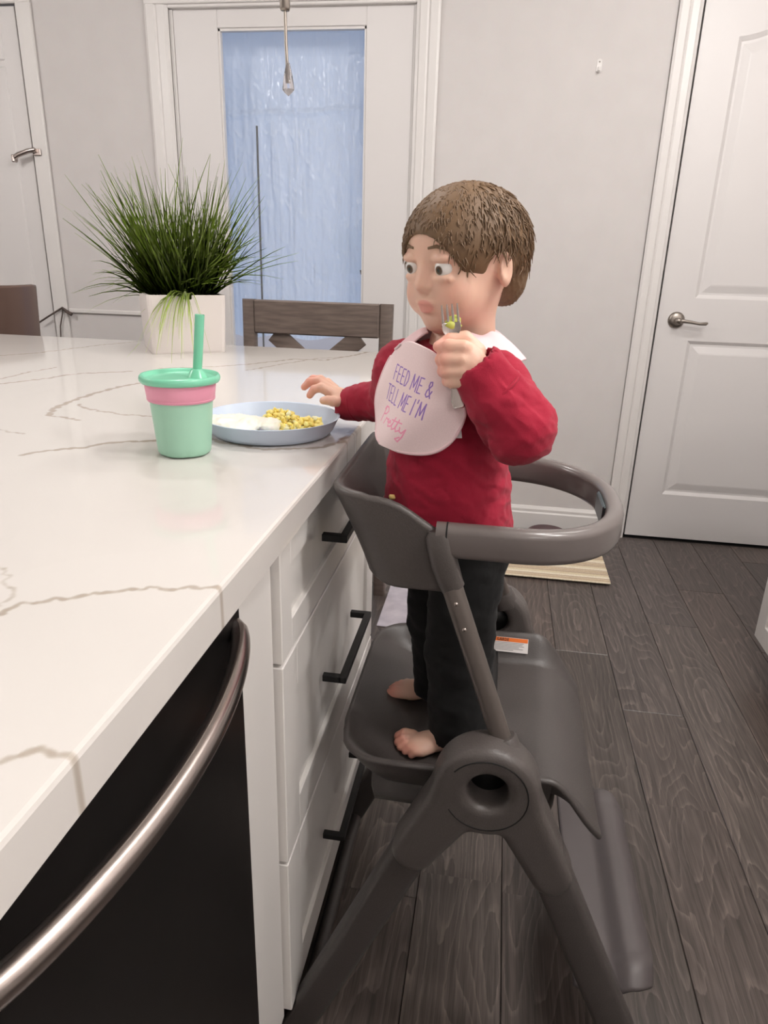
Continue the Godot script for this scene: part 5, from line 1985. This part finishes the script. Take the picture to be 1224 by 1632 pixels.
func bib(o: Node3D, F: Vector3, L: Vector3) -> void:
	var tilt := deg_to_rad(13.0)
	var up := Vector3.UP
	var U := (L * cos(tilt) - up * sin(tilt)).normalized()
	var D := (-(up * cos(tilt) + L * sin(tilt)) + F * 0.16).normalized()
	var Nf := F
	var c0 := Vector3(-0.1085, 1.0190, -0.857)
	var place := func(s: float, t: float, lift: float) -> Vector3:
		var R := 0.105
		var a := s / R
		return c0 + D * t + U * R * sin(a) - Nf * (R * (1.0 - cos(a)) - lift) + Nf * 0.006 * sin(s * 60.0 + t * 30.0) * smoothstep(-0.03, 0.06, t)
	var width := func(t: float) -> float:
		# t from -0.072 (top) to 0.080 (bottom)
		if t < 0.0:
			return 0.038 + 0.040 * pow(clampf((t + 0.064) / 0.064, 0.0, 1.0), 0.55)
		var k := clampf(t / 0.0705, 0.0, 1.0)
		return 0.078 * pow(maxf(1.0 - pow(k, 2.9), 0.0), 1.0 / 2.3) + 0.0005
	var rows := []
	var nr := 44
	for i in nr:
		var tt := -0.062 + 0.132 * (1.0 - pow(1.0 - float(i) / (nr - 1), 1.35))
		var r := []
		for j in 41:
			var s: float = (-1.0 + 2.0 * j / 40.0) * float(width.call(tt))
			var neck := (0.016 * pow(absf(-1.0 + 2.0 * j / 40.0), 3.0) + 0.002) * smoothstep(0.0, -0.062, tt)
			r.append(place.call(s, tt + neck, 0.0))
		rows.append(r)
	var m := mat("bib_cloth", Color.WHITE, 0.9)
	m.albedo_texture = bib_texture()
	m.texture_repeat = false
	# texture laid flat over the cloth
	var mesh := sheet(rows, 0.003, true)
	var arr := mesh.surface_get_arrays(0)
	var V: PackedVector3Array = arr[Mesh.ARRAY_VERTEX]
	var UV := PackedVector2Array()
	for p in V:
		var q := p - c0
		UV.append(Vector2(q.dot(U) / 0.15 + 0.5, q.dot(D) / 0.154 + 0.47))
	arr[Mesh.ARRAY_TEX_UV] = UV
	var am := ArrayMesh.new()
	am.add_surface_from_arrays(Mesh.PRIMITIVE_TRIANGLES, arr)
	var b := obj("bib", am, m, o)
	b.set_meta("label", "pale pink baby bib with purple and pink lettering")
	var pink := mat("bib_piping", Color(0.91, 0.785, 0.80), 0.85)
	# piping round the edge
	var edge := []
	for i in range(6, nr):
		edge.append(rows[i][0] - Nf * 0.0015)
	for i in range(nr - 1, 5, -1):
		edge.append(rows[i][40] - Nf * 0.0015)
	obj("piping", sweep_mesh(edge, circle(0.0023, 8), Nf), pink, b)
	# collar of the bib over the shoulders and round the neck
	var cc := Vector3(-0.052, 1.078, -0.945)
	var cr := []
	for i in 9:
		var v := float(i) / 8
		var r := []
		for j in 49:
			var a := deg_to_rad(lerpf(-62.0, 242.0, float(j) / 48))
			# a measured from the child's left towards the back
			var dir := L * cos(a) - F * sin(a)
			var rad := lerpf(0.045, 0.083 + 0.008 * cos(a * 2.0), v)
			var y := 0.012 - 0.030 * pow(v, 1.5) + 0.002 * sin(a * 7.0)
			r.append(cc + dir * rad + Vector3(0, y, 0))
		cr.append(r)
	obj("collar", sheet(cr, 0.003), pink, b)
	# care label showing under the edge
	var lp := Vector3(-0.0490, 0.9850, -0.8480)
	var la := Node3D.new()
	la.name = "care_label"
	b.add_child(la)
	la.transform = Transform3D(Basis(Vector3(0, 0, 1), 0.16) * Basis(Vector3.UP, -0.35), lp)
	obj("ribbon", box_mesh(Vector3.ZERO, Vector3(0.022, 0.030, 0.0006)), mat("label_white", Color(0.85, 0.82, 0.82), 0.8), la)
	var ls := start(false)
	for k in 7:
		bx(ls, Vector3(0.0, 0.009 - k * 0.0028, 0.0005), Vector3(0.018 - (k % 3) * 0.003, 0.0012, 0.0003))
	obj("print", done(ls), mat("label_ink", Color(0.25, 0.22, 0.24), 0.8), la)

func fork() -> void:
	var o := base("toddler_fork")
	tag(o, "small steel toddler fork held upright in the near fist", "fork")
	var a := Vector3(-0.0415, 1.012, -0.826)
	var b := Vector3(-0.0545, 1.0895, -0.8375)
	var d := (b - a).normalized()
	var side := d.cross(Vector3(0.1, 0.1, 1.0)).normalized()
	var n := side.cross(d).normalized()
	var pts := []
	var sc := []
	for k in [[0.0, 0.7], [0.03, 0.9], [0.10, 1.0], [0.28, 0.85], [0.55, 0.6], [0.8, 0.42], [1.0, 0.42]]:
		pts.append(a.lerp(b, k[0]))
		sc.append(k[1])
	var st := start()
	var rings := []
	var sec := rrect(0.0165, 0.0042, 0.002, 3)
	for i in pts.size():
		var r := []
		for q in sec:
			r.append(pts[i] + side * q.x * sc[i] + n * q.y)
		rings.append(r)
	for i in rings.size() - 1:
		for j in sec.size():
			var k := (j + 1) % sec.size()
			quad(st, rings[i][j], rings[i][k], rings[i + 1][k], rings[i + 1][j])
	for j in range(1, sec.size() - 1):
		tri(st, rings[0][0], rings[0][j], rings[0][j + 1])
	obj("handle", done(st), M.steel, o)
	var rows := []
	for i in 7:
		var t := float(i) / 6
		var r := []
		for j in 9:
			var s := -1.0 + 2.0 * j / 8.0
			r.append(b + d * (-0.002 + 0.020 * t) + side * s * lerpf(0.0045, 0.0105, smoothstep(0.0, 0.7, t)) + n * (0.003 * s * s - 0.002 + 0.002 * t))
		rows.append(r)
	obj("head", sheet(rows, 0.0012), M.steel, o)
	for k in 4:
		var s := -0.0088 + k * 0.00587
		var p := b + d * 0.017 + side * s
		obj("tine", sweep_mesh([p, p + d * 0.012 + n * 0.001, p + d * 0.022 + n * 0.003], rrect(0.0030, 0.0014, 0.0006, 2), n, [1.0, 0.95, 0.5]), M.steel, o)
	var st2 := start()
	var gm := mat("avocado", Color(0.74, 0.76, 0.36), 0.45)
	lump(st2, b + d * 0.016 - n * 0.004, Basis(Vector3.UP, 0.4), 0.0085, 5)
	lump(st2, b + d * 0.021 + side * 0.005 - n * 0.003, Basis(Vector3.RIGHT, 0.9), 0.0065, 9)
	var fo := obj("food_bite", done(st2), gm)
	tag(fo, "yellow-green bite of food on the fork by the child's mouth", "food")
